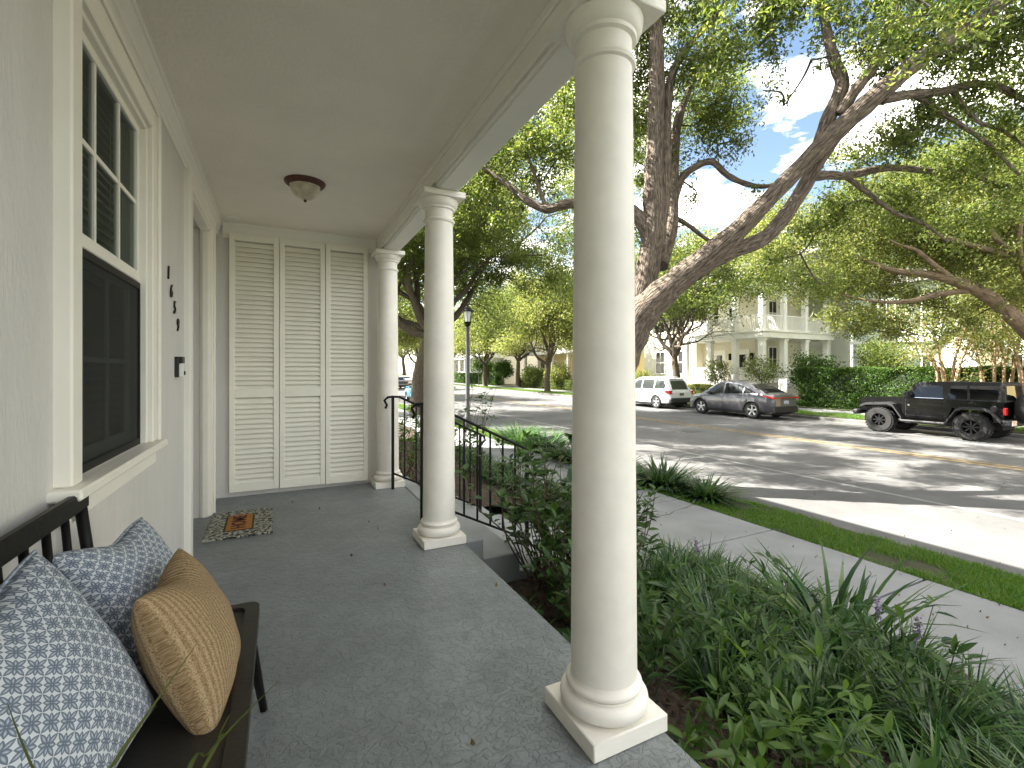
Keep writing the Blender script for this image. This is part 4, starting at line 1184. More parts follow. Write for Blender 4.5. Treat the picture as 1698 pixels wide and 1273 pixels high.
def rail_run(parent, p0, p1, z0, z1, nb=None):
    """white balustrade between two plan points"""
    mb = MB(); a = Vector((*p0, 0)); b = Vector((*p1, 0)); L = (b-a).length; dx = (b-a)/L; w = 0.03
    nrm = Vector((-dx.y, dx.x, 0))
    def bar(c, hw, hd, za, zb):
        q = [c + dx*sx*hw + nrm*sy*hd for sx, sy in ((-1,-1),(1,-1),(1,1),(-1,1))]
        mb.add([(p.x, p.y, za) for p in q] + [(p.x, p.y, zb) for p in q], [(0,3,2,1),(4,5,6,7),(0,1,5,4),(1,2,6,5),(2,3,7,6),(3,0,4,7)])
    m = (a+b)/2
    bar(m, L/2, 0.035, z1-.07, z1); bar(m, L/2, 0.03, z0+.08, z0+.13)
    n = max(2, int(L/0.13))
    for k in range(n):
        bar(a + dx*L*(k+.5)/n, 0.02, 0.02, z0+.13, z1-.07)
    return part(parent, "balustrade", mb, HTRIM)
def hwindow(parent, x, y0, y1, z0, z1, face='x', shutters=False):
    """window on a wall facing -X (face x) or -Y (face y); x is the wall plane"""
    f = MB(); g = MB(); s = MB()
    def bx(m, a0, a1, b0, b1, c0, c1):
        if face == 'x': m.box(a0, a1, b0, b1, c0, c1)
        else: m.box(b0, b1, a0, a1, c0, c1)
    t = 0.09
    bx(f, x-.06, x+.02, y0-t, y0, z0-t, z1+t); bx(f, x-.06, x+.02, y1, y1+t, z0-t, z1+t)
    bx(f, x-.06, x+.02, y0, y1, z1, z1+t); bx(f, x-.08, x+.02, y0, y1, z0-t, z0)
    zm = (z0+z1)/2; ym = (y0+y1)/2
    bx(f, x-.05, x-.015, y0, y1, zm-.03, zm+.03); bx(f, x-.045, x-.018, ym-.015, ym+.015, z0, z1)
    w = part(parent, "window", f, HTRIM)
    bx(g, x-.012, x-.004, y0, y1, z0, z1)
    part(w, "pane", g, HGL)
    if shutters:
        for q0, q1 in ((y0-t-.42, y0-t-.02), (y1+t+.02, y1+t+.42)):
            s = MB(); bx(s, x-.05, x-.005, q0, q1, z0-.05, z1+.05); part(w, "shutter", s, SHTR)
def hdoor(parent, x, y0, y1, z0, m):
    d = part(parent, "door", MB().box(x-.05, x+.01, y0-.1, y0, z0, z0+2.3).box(x-.05, x+.01, y1, y1+.1, z0, z0+2.3).box(x-.05, x+.01, y0, y1, z0+2.15, z0+2.3), HTRIM)
    part(d, "leaf", MB().box(x-.03, x+.005, y0, y1, z0, z0+2.15), m)
    part(d, "pane", MB().box(x-.036, x-.031, y0+.2, y1-.2, z0+.95, z0+1.95), HGL)
def hcol(parent, x, y, z0, z1, w=0.15, m=None):
    part(parent, "porch_column", MB().box(x-w, x+w, y-w, y+w, z0, z1, 0.01).box(x-w-.05, x+w+.05, y-w-.05, y+w+.05, z0, z0+.14).box(x-w-.05, x+w+.05, y-w-.05, y+w+.05, z1-.14, z1-.002), m or HTRIM)

def corner_house():
    h = thing("corner_house", "cream corner house with two storey white balconied porch across the road", "house", (30, 22, -0.72))
    fx, fy = 26.7, 19.06
    part(h, "wall", MB().box(28.8, 40, 21.1, 31, -0.72, 7.0).box(28.0, 28.795, 25.4, 31, -0.72, 7.0), CREAM)
    part(h, "porch_deck", MB().box(fx-.1, 28.8, fy-.1, 25.4, -0.72, 0.38).box(28.8, 33.8, fy-.1, 21.1, -0.72, 0.38), FLR2)
    part(h, "balcony_deck", MB().box(fx-.25, 28.8, fy-.25, 25.4, 3.25, 3.62, .02).box(28.802, 33.8, fy-.25, 21.1, 3.25, 3.62, .02)
         .box(fx-.35, 28.8, fy-.35, 25.45, 3.621, 3.70, .01).box(28.803, 33.85, fy-.35, 21.1, 3.621, 3.70, .01), HTRIM)
    part(h, "porch_roof", MB().box(fx-.4, 28.8, fy-.4, 25.6, 6.45, 6.9).box(28.81, 34, fy-.4, 21.1, 6.45, 6.9), HTRIM)
    part(h, "roof", MB().prism([(fx-.8, 6.95), (41, 6.95), (34.5, 10.0), (33.5, 10.0)], fy-.6, 31.6), ROOFM)
    for (x, y) in ((fx+.1, fy+.1), (fx+.1, 21.06), (fx+.1, 23.06), (fx+.1, 25.2), (28.9, fy+.1), (31.1, fy+.1), (33.5, fy+.1)):
        hcol(h, x, y, 0.38, 3.25, 0.17); hcol(h, x, y, 3.70, 6.45, 0.15)
    for a, b in (((fx+.1, fy+.25), (fx+.1, 20.9)), ((fx+.1, 21.2), (fx+.1, 22.9)), ((fx+.1, 23.2), (fx+.1, 25.05)), ((fx+.25, fy+.1), (28.75, fy+.1)), ((29.05, fy+.1), (30.95, fy+.1)), ((31.25, fy+.1), (33.35, fy+.1))):
        rail_run(h, a, b, 0.38, 1.42); rail_run(h, a, b, 3.70, 4.75)
    hdoor(h, 28.8, 21.6, 22.5, 0.38, HTRIM); hdoor(h, 28.8, 23.5, 24.4, 0.38, HTRIM); hdoor(h, 28.8, 22.4, 23.3, 3.70, HTRIM)
    hwindow(h, 28.8, 24.0, 24.9, 4.5, 6.0)
    hwindow(h, 28.0, 26.2, 27.1, 1.0, 2.7); hwindow(h, 28.0, 28.6, 29.5, 1.0, 2.7); hwindow(h, 28.0, 28.6, 29.5, 4.3, 6.0); hwindow(h, 28.0, 26.2, 27.1, 4.3, 6.0)
    hwindow(h, 21.1, 30.2, 31.0, 1.2, 2.8, 'y'); hwindow(h, 21.1, 30.2, 31.0, 4.4, 6.0, 'y')
    # wall lanterns on the porch wall
    for yy in (21.3, 23.0):
        part(h, "wall_lantern", MB().box(28.66, 28.795, yy-.08, yy+.08, 1.95, 2.3).prism([(28.64, 2.3), (28.80, 2.3), (28.72, 2.42)], yy-.1, yy+.1), BLACK)
    ch = MB()
corner_house()
def patio_chair(loc, rz, label):
    c = thing("patio_chair", label, "chair", loc, rz, "white chairs on the corner house balcony and porch")
    part(c, "seat", MB().box(-.25, .25, -.25, .25, .40, .44), HTRIM, local=True)
    part(c, "backrest", MB().box(-.25, .25, .22, .26, .44, .95), HTRIM, local=True)
    for sx in (-.22, .22):
        for sy in (-.22, .22): part(c, "leg", MB().box(sx-.025, sx+.025, sy-.025, sy+.025, 0, .40), HTRIM, local=True)
patio_chair((27.6, 24.2, 3.70), 1.2, "white chair behind the balcony balustrade, nearer the house wall end")
patio_chair((27.6, 22.2, 3.70), 2.0, "white chair behind the balcony balustrade, nearer the street corner")

def green_house():
    h = thing("green_house", "pale green house with dark shuttered windows behind the hedge", "house", (36, 12, -0.72))
    part(h, "wall", MB().box(33.5, 44, 12.2, 17.5, -0.72, 6.4).box(32.5, 44, 6.5, 12.19, -0.72, 3.3), MINT)
    part(h, "roof", MB().prism([(32.9, 6.4), (44.5, 6.4), (39, 8.8)], 11.9, 17.8).prism([(32.1, 3.3), (44, 3.3), (44, 3.5), (37, 4.9)], 6.2, 12.19), ROOFM)
    part(h, "cornice", MB().box(33.3, 33.498, 12.1, 17.6, 2.9, 3.12).box(32.3, 32.498, 6.4, 12.2, 3.0, 3.29), HTRIM)
    hwindow(h, 33.5, 15.2, 16.0, 0.6, 2.1, 'x', True); hwindow(h, 33.5, 13.0, 13.8, 0.6, 2.1, 'x', True)
    hwindow(h, 33.5, 15.2, 16.0, 3.8, 5.4, 'x', True); hwindow(h, 33.5, 13.0, 13.8, 3.8, 5.4, 'x', True)
    hwindow(h, 32.5, 9.0, 9.8, 0.6, 2.0)
green_house()
def white_gable():
    h = thing("white_garage", "white gabled outbuilding behind the hedge and the crape myrtles", "outbuilding", (30.2, 10.6, -0.72))
    part(h, "wall", MB().prism([(9.9, -0.72), (11.6, -0.72), (11.6, 2.2), (10.75, 3.1), (9.9, 2.2)], 29.2, 32.0, 'x'), WHTS)
    part(h, "roof", MB().prism([(9.7, 2.1), (10.75, 3.25), (11.8, 2.1), (11.8, 2.2), (10.75, 3.38), (9.7, 2.2)], 29.0, 32.1, 'x'), ROOFM)
white_gable()
def row_house(name, label, x, y0, y1, wm, storeys=2, porch=True, hh=6.4):
    h = thing(name, label, "house", (x+3, (y0+y1)/2, -0.72))
    part(h, "wall", MB().box(x, x+10, y0, y1, -0.72, hh), wm)
    part(h, "roof", MB().prism([(x-.5, hh), (x+10.5, hh), (x+5, hh+3)], y0-.4, y1+.4), ROOFM)
    n = max(2, int((y1-y0)/2.6))
    for k in range(n):
        yc = y0 + (y1-y0)*(k+.5)/n
        hwindow(h, x, yc-.45, yc+.45, 3.9, 5.5)
        if k == n//2: hdoor(h, x, yc-.45, yc+.45, 0.1, HTRIM)
        else: hwindow(h, x, yc-.45, yc+.45, 0.7, 2.3)
    if porch:
        part(h, "porch_deck", MB().box(x-2.1, x-.005, y0+.3, y1-.3, -0.72, 0.1), FLR2)
        part(h, "porch_roof", MB().box(x-2.3, x-.005, y0+.2, y1-.2, 3.0, 3.35, .02), HTRIM)
        m = max(3, int((y1-y0)/2.4)); ys = np.linspace(y0+.5, y1-.5, m)
        for yy in ys: hcol(h, x-1.95, yy, 0.1, 3.0, 0.13)
        for a, b in zip(ys[:-1], ys[1:]): rail_run(h, (x-1.95, a+.15), (x-1.95, b-.15), 0.1, 1.05)
        for a, b in zip(ys[:-1], ys[1:]): rail_run(h, (x-2.0, a+.15), (x-2.0, b-.15), 3.36, 4.3)
    return h
row_house("yellow_house", "yellow house with white porch columns down the street, left of the nearest column", 28.5, 37.0, 50.5, YELW)
row_house("white_house", "white house with porch far down the street behind the lamp post", 28.5, 60.0, 84.0, WHTS)
row_house("yellow_house", "yellow house wall at the right edge of the frame behind the crape myrtles", 29.5, -6.0, 5.9, YELW, porch=False)
row_house("far_house", "cream house at the far end of the street", 28.5, 90.0, 110.0, CREAM)

# ---------------------------------------------------------------- cars
TYRE = M("tyre_rubber", (0.011, 0.011, 0.011), 0.85, 0.2, 20, 0.3, 60)
RIM = M("alloy_rim", (0.55, 0.56, 0.58), 0.3, 0.05, metal=0.8)
RIMB = M("black_rim", (0.008, 0.008, 0.009), 0.35, 0.1)
PLAST = M("black_plastic", (0.013, 0.013, 0.014), 0.6, 0.1, 10, 0.1, 150)
REDL = M("red_lamp", (0.35, 0.012, 0.015), 0.15, 0.2, coat=0.5)
CHROME = M("chrome", (0.6, 0.6, 0.62), 0.15, 0.02, metal=1.0)
def paint(name, col, metal=0.3, rough=0.32):
    return M(name, col, rough, 0.03, 1.0, metal=metal, coat=0.8)
def wheel(parent, x, y, zc, r, w, rimm, spokes=5, side=1, rimr=0.66, off=0.0):
    """wheel with axis along local y; side=+1 outer face toward +y"""
    mb = MB(); h = w/2
    rr = r*rimr
    prof = [(rr, -h*.9), (rr*1.06, -h), (r*.9, -h*1.02), (r*.975, -h*.82), (r, -h*.5), (r, h*.5), (r*.975, h*.82), (r*.9, h*1.02), (rr*1.06, h), (rr, h*.9)]
    mb.lathe([(a, y+b) for a, b in prof], x, zc, 36, 'y', cap=False)
    if r > 0.4:      # knobbly tread
        for k in range(30):
            a = 2*PI*k/30
            for s_ in (-1, 1):
                c = Vector((x+math.sin(a)*r*1.005, y+s_*h*.62, zc+math.cos(a)*r*1.005))
                M4 = Matrix.Translation(c) @ Matrix.Rotation(a, 4, 'Y')
                b = MB().box(-.03, .03, -h*.34, h*.34, -.012, .012); b.move(M4); mb.add(b.v, b.f)
    t = part(parent, "wheel", mb, TYRE, local=True, auto=35)
    yo = y + side*h*0.72
    mb = MB()
    pr = [(rr*1.03, yo+side*.02), (rr*.97, yo+side*.025), (rr*.9, yo-side*.03), (rr*.87, yo-side*.10)]
    mb.lathe(pr, x, zc, 36, 'y', cap=False)
    mb.lathe([(rr*.2, yo-side*.09), (rr*.2, yo-side*.0), (rr*.14, yo+side*.012), (0.001, yo+side*.014)], x, zc, 20, 'y', cap=False)
    for k in range(spokes):
        a = 2*PI*k/spokes + off
        u = Vector((math.sin(a), 0, math.cos(a))); v = Vector((math.cos(a), 0, -math.sin(a)))
        V = []
        for (rad, hw) in ((rr*.15, rr*.11), (rr*.93, rr*(.16 if spokes < 8 else .07))):
            for yy in (yo-side*.05, yo+side*.006):
                for s_ in (-1, 1):
                    p = u*rad + v*hw*s_; V.append((x+p.x, yy, zc+p.z))
        mb.add(V, [(0,1,3,2),(4,6,7,5),(0,4,5,1),(2,3,7,6),(0,2,6,4),(1,5,7,3)])
    part(t, "rim", mb, rimm, local=True, auto=35)
    part(t, "hub_back", MB().lathe([(rr*.9, yo-side*.11), (0.001, yo-side*.11)], x, zc, 24, 'y', cap=False), DARK, local=True)
    return t

class Shell:
    """car body lofted along x: tables of (x, value)"""
    def __init__(s, L0, L1, hood, roof, belt, width, wroof, sill, wheels, wr):
        s.t = dict(top=roof, belt=belt, w=width, wr=wroof, sill=sill)
        s.L0, s.L1, s.wheels, s.R = L0, L1, wheels, wr
    def g(s, k, x):
        a = np.array(s.t[k]); xs_, ys_ = a[:, 0], a[:, 1]
        # smoothstep-ish monotone interpolation
        return float(np.interp(x, xs_, ys_))
    def section(s, x):
        zt, zb, w, wr_, zs = (s.g(k, x) for k in ('top', 'belt', 'w', 'wr', 'sill'))
        zb = min(zb, zt-0.03)
        gh = zt - zb
        ws = w*(0.985)
        pts = [(w*0.90, zs), (w*0.965, zs+0.06), (w*0.99, zs+0.3*(zb-zs)), (w, zs+0.58*(zb-zs)), (w*0.985, zs+0.82*(zb-zs)), (w*0.955, zb)]
        if gh > 0.12:
            wb = w*0.955
            pts += [(wb+(wr_-wb)*.35, zb+gh*.40), (wb+(wr_-wb)*.75, zb+gh*.78), (wr_, zt-0.055), (wr_*.93, zt-0.02), (wr_*.7, zt-0.004), (wr_*.35, zt), (0, zt)]
        else:
            wb = w*0.955
            pts += [(wb*.97, zb+gh*.3), (wb*.94, zb+gh*.5), (wb*.88, zb+gh*.7), (wb*.75, zb+gh*.85), (wb*.5, zb+gh*.95), (wb*.25, zt), (0, zt)]
        za = -9
        for xw in s.wheels:
            dx = abs(x-xw)
            if dx < s.R: za = max(za, s.wz + math.sqrt(s.R**2-dx*dx))
        return [(y, max(z, za)) for y, z in pts]
    def side_y(s, x, z):
        p = s.section(x)
        for (y0, z0), (y1, z1) in zip(p[:-1], p[1:]):
            if z0 <= z <= z1 and z1 > z0: return y0 + (y1-y0)*(z-z0)/(z1-z0)
        return p[-1][0] if z > p[-1][1] else p[0][0]
    def top_z(s, x, y):
        p = s.section(x); y = abs(y)
        for (y0, z0), (y1, z1) in zip(p[:-1], p[1:]):
            if y1 <= y <= y0 and z0 > s.g('belt', x)-.25: return z0 + (z1-z0)*((y0-y)/(y0-y1) if y0 > y1 else 0)
        return p[-1][1]
    def body(s, n=90):
        xs_ = np.unique(np.concatenate([np.linspace(s.L0, s.L1, n)] + [np.array([xw-s.R*c for c in np.cos(np.linspace(0, PI, 25))]) for xw in s.wheels]))
        S = [s.section(x) for x in xs_]; m = len(S[0])
        V = []
        for x, sec in zip(xs_, S):
            V += [(x, y, z) for y, z in sec] + [(x, -y, z) for y, z in sec[-2::-1]]
        k = 2*m-1; F = []
        for i in range(len(xs_)-1):
            for j in range(k-1):
                F.append((i*k+j, (i+1)*k+j, (i+1)*k+j+1, i*k+j+1))
        F.append(tuple(range(k))); F.append(tuple((len(xs_)-1)*k+j for j in range(k))[::-1])
        return MB().add(V, F)
    def patch_side(s, lo, hi, xa, xb, n=14, m=6, off=0.006, sides=(1, -1)):
        mb = MB()
        for sg in sides:
            def fn(u, v):
                x = xa+(xb-xa)*u; a, b = lo(x), hi(x); z = a+(max(b, a+.002)-a)*v
                return (x, sg*(s.side_y(x, z)+off), z)
            mb.grid(fn, n, m)
        return mb
    def patch_top(s, xa, xb, wa, wb, n=12, m=10, off=0.006):
        def fn(u, v):
            x = xa+(xb-xa)*u; w = wa+(wb-wa)*u; y = -w+2*w*v
            return (x, y, s.top_z(x, y)+off)
        return MB().grid(fn, n, m)

def lerp_tab(t): return lambda x: float(np.interp(x, [p[0] for p in t], [p[1] for p in t]))

def build_car(name, label, sh, m, loc, rot, rimm, rr, ww, glass_side, rear_glass, front_glass, tail, plate_col, spokes=5, dark_clad=False, group=None, seams=(0.45, -0.5), bumper_z=(0.25, 0.5), plate=None):
    c = thing(name, label, "car", loc, rot, group)
    bo = part(c, "body", sh.body(), m, local=True, auto=38)
    # inner dark block keeps the wheel wells dark
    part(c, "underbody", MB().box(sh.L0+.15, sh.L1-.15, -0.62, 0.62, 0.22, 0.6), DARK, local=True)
    for (xa, xb, lo, hi) in glass_side:
        for sg in (1, -1): part(c, "side_window", sh.patch_side(lerp_tab(lo), lerp_tab(hi), xa, xb, sides=(sg,)), CARGL, local=True, auto=40)
    if rear_glass: part(c, "rear_window", sh.patch_top(*rear_glass), CARGL, local=True, auto=40)
    if front_glass: part(c, "windscreen", sh.patch_top(*front_glass), CARGL, local=True, auto=40)
    w = sh.g('w', 0)
    for xw in sh.wheels:
        for s_ in (1, -1):
            wheel(c, xw, s_*(w-ww/2-0.02), sh.wz, rr, ww, rimm, spokes, s_)
    # door seams
    for xs_ in seams:
        for sg in (1, -1):
            part(c, "door_seam", sh.patch_side(lambda x: 0.32, lambda x: sh.g('belt', x), xs_-.006, xs_+.006, 1, 8, 0.003, (sg,)), DARK, local=True)
            part(c, "door_handle", sh.patch_side(lambda x: sh.g('belt', x)-.13, lambda x: sh.g('belt', x)-.10, xs_+.06, xs_+.24, 4, 2, 0.03, (sg,)), m, local=True)
    for sg in (1, -1): part(c, "sill_trim", sh.patch_side(lambda x: 0.2, lambda x: 0.34, sh.wheels[1]+sh.R+.01, sh.wheels[0]-sh.R-.01, 8, 2, 0.012, (sg,)), PLAST, local=True)
    if dark_clad:
        for xw in sh.wheels:
            for s_ in (1, -1):
                mb = MB()
                V = []; F = []
                for k in range(17):
                    a = PI*k/16
                    for r_ in (sh.R-.004, sh.R+.055):
                        x = xw - r_*math.cos(a); z = sh.wz + r_*math.sin(a)
                        V.append((x, s_*(w*0.985+.014), z))
                    for r_ in (sh.R+.06,):
                        x = xw - r_*math.cos(a); z = sh.wz + r_*math.sin(a)
                        V.append((x, s_*(sh.side_y(min(max(x, sh.L0), sh.L1), max(z, .25))-.01), z))
                for k in range(16):
                    F += [(3*k, 3*k+3, 3*k+4, 3*k+1), (3*k+1, 3*k+4, 3*k+5, 3*k+2)]
                mb.add(V, F)
                part(c, "wheel_arch_trim", mb, PLAST, local=True)
    for s_ in (1, -1):
        mx_ = sh.wheels[0]-0.62
        z_ = sh.g('belt', mx_)+.07
        y_ = sh.side_y(mx_, z_-.07)
        part(c, "mirror", MB().box(mx_-.09, mx_+.07, s_*(y_+.02), s_*(y_+.20), z_-.06, z_+.08, .03), m if not dark_clad else PLAST, local=True)
    tail(c, sh)
    return c

# white SUV ------------------------------------------------------
WP = paint("white_car_paint", (0.62, 0.63, 0.64), 0.1, 0.3)
suv = Shell(-2.38, 2.38, None,
    roof=[(-2.38, 0.98), (-2.33, 1.05), (-2.05, 1.62), (-1.9, 1.70), (-1.2, 1.755), (-0.2, 1.77), (0.35, 1.73), (0.75, 1.58), (1.25, 1.18), (1.4, 1.12), (2.0, 1.04), (2.28, 0.92), (2.38, 0.74)],
    belt=[(-2.38, 0.95), (-2.2, 1.10), (-1, 1.10), (0.8, 1.05), (1.4, 1.02), (2.0, 0.96), (2.38, 0.70)],
    width=[(-2.38, 0.80), (-2.30, 0.86), (-2.1, 0.915), (-1.5, 0.95), (1.5, 0.95), (2.0, 0.90), (2.25, 0.78), (2.38, 0.6)],
    wroof=[(-2.38, 0.70), (-2.0, 0.66), (-1.0, 0.70), (0.3, 0.68), (1.2, 0.72), (2.38, 0.6)],
    sill=[(-2.38, 0.38), (-2.2, 0.34), (-1.0, 0.26), (1, 0.26), (2.2, 0.28), (2.38, 0.34)], wheels=(1.42, -1.37), wr=0.42)
suv.wz = 0.37
def suv_tail(c, s):
    part(c, "rear_bumper", MB().box(-2.47, -2.2, -0.83, 0.83, 0.36, 0.62, 0.05), PLAST, local=True)
    part(c, "tailgate", MB().box(-2.415, -2.3, -0.78, 0.78, 0.62, 0.98, 0.03), WP, local=True)
    for s_ in (1, -1):
        part(c, "tail_light", MB().prism([(-2.42, 0.86), (-2.05, 0.90), (-2.02, 1.0), (-2.10, 1.06), (-2.40, 1.04)], s_*0.68, s_*0.905), REDL, local=True)
    part(c, "number_plate", MB().box(-2.425, -2.412, -0.16, 0.16, 0.76, 0.91), M("plate_dark", (0.10, 0.09, 0.04), 0.5, 0.5, 25), local=True)
    part(c, "rear_spoiler", MB().prism([(-2.12, 1.70), (-1.9, 1.73), (-1.9, 1.69), (-2.1, 1.655)], -0.6, 0.6), WP, local=True)
    for s_ in (1, -1): part(c, "roof_rail", MB().tube([(-1.6, s_*.58, 1.745), (-1.5, s_*.58, 1.80), (0, s_*.58, 1.81), (0.3, s_*.57, 1.75)], 0.018, 6), CHROME, local=True)
build_car("white_suv", "white estate style suv parked by the far kerb, leftmost of the parked row", suv, WP, (20.1, 21.65, ZR), R(90), RIM, 0.36, 0.23,
    [(-1.98, -1.22, [(-2, 1.14), (-1, 1.14)], [(-2.0, 1.30), (-1.85, 1.60), (-1.2, 1.66)]), (-1.14, -0.20, [(-2, 1.14), (1, 1.10)], [(-2, 1.66), (0, 1.67)]), (-0.12, 0.98, [(-1, 1.12), (1, 1.09)], [(-.2, 1.67), (0.3, 1.62), (0.98, 1.10)])],
    (-2.31, -2.07, 0.60, 0.55), (1.2, 0.55, 0.62, 0.55), suv_tail, None, 5, seams=(-0.16, -1.18))

# grey crossover -------------------------------------------------
GP = paint("grey_car_paint", (0.085, 0.085, 0.10), 0.55, 0.28)
cro = Shell(-2.38, 2.42, None,
    roof=[(-2.38, 1.02), (-2.30, 1.10), (-1.95, 1.16), (-1.6, 1.34), (-1.1, 1.54), (-0.5, 1.67), (0.1, 1.70), (0.5, 1.64), (0.9, 1.44), (1.45, 1.09), (1.6, 1.04), (2.1, 0.94), (2.32, 0.82), (2.42, 0.66)],
    belt=[(-2.38, 0.99), (-1.9, 1.12), (-1.4, 1.10), (0.0, 1.03), (1.3, 0.99), (2.0, 0.88), (2.42, 0.62)],
    width=[(-2.38, 0.74), (-2.30, 0.83), (-2.1, 0.92), (-1.5, 0.95), (-0.8, 0.935), (1.5, 0.945), (2.1, 0.86), (2.3, 0.75), (2.42, 0.55)],
    wroof=[(-2.38, 0.72), (-1.9, 0.66), (-1.0, 0.62), (0.0, 0.66), (0.9, 0.66), (1.5, 0.72), (2.42, 0.55)],
    sill=[(-2.38, 0.42), (-2.2, 0.34), (-1.0, 0.24), (1, 0.24), (2.2, 0.26), (2.42, 0.32)], wheels=(1.43, -1.40), wr=0.415)
cro.wz = 0.375
def cro_tail(c, s):
    part(c, "rear_bumper", MB().prism([(-2.43, 0.34), (-2.2, 0.25), (-1.90, 0.27), (-1.95, 0.40), (-2.2, 0.52), (-2.44, 0.56)], -0.80, 0.80), PLAST, local=True)
    part(c, "tailgate", MB().box(-2.41, -2.25, -0.74, 0.74, 0.56, 0.98, 0.04), GP, local=True)
    part(c, "tail_light", MB().box(-2.43, -2.38, -0.72, 0.72, 0.955, 0.99, 0.005), REDL, local=True)
    for s_ in (1, -1):
        part(c, "tail_light", MB().prism([(-2.42, 0.93), (-2.0, 1.02), (-1.86, 1.075), (-2.1, 1.07), (-2.40, 1.01)], s_*0.66, s_*0.91), REDL, local=True)
    part(c, "number_plate", MB().box(-2.423, -2.408, -0.17, 0.17, 0.70, 0.85), M("plate_blue", (0.10, 0.13, 0.36), 0.4, 0.1, 18, col2=(0.62, 0.63, 0.70)), local=True)
    part(c, "spoiler", MB().prism([(-1.95, 1.20), (-1.35, 1.45), (-1.3, 1.42), (-1.9, 1.15)], -0.60, -0.50), PLAST, local=True)
    part(c, "spoiler", MB().prism([(-1.95, 1.20), (-1.35, 1.45), (-1.3, 1.42), (-1.9, 1.15)], 0.50, 0.60), PLAST, local=True)
build_car("grey_crossover", "dark grey sloping roofed crossover parked between the white suv and the off-road car", cro, GP, (19.85, 15.45, ZR), R(90), RIM, 0.375, 0.24,
    [(-1.55, -0.95, [(-1.6, 1.16), (-1, 1.13)], [(-1.55, 1.18), (-0.95, 1.42)]), (-0.90, 0.08, [(-1, 1.12), (0.1, 1.07)], [(-0.9, 1.45), (-0.4, 1.57), (0.1, 1.595)]), (0.14, 1.22, [(0, 1.07), (1.3, 1.03)], [(0.14, 1.595), (0.5, 1.53), (1.22, 1.045)])],
    (-1.90, -1.10, 0.60, 0.50), (1.40, 0.60, 0.62, 0.52), cro_tail, None, 5, True, seams=(0.11, -0.88))

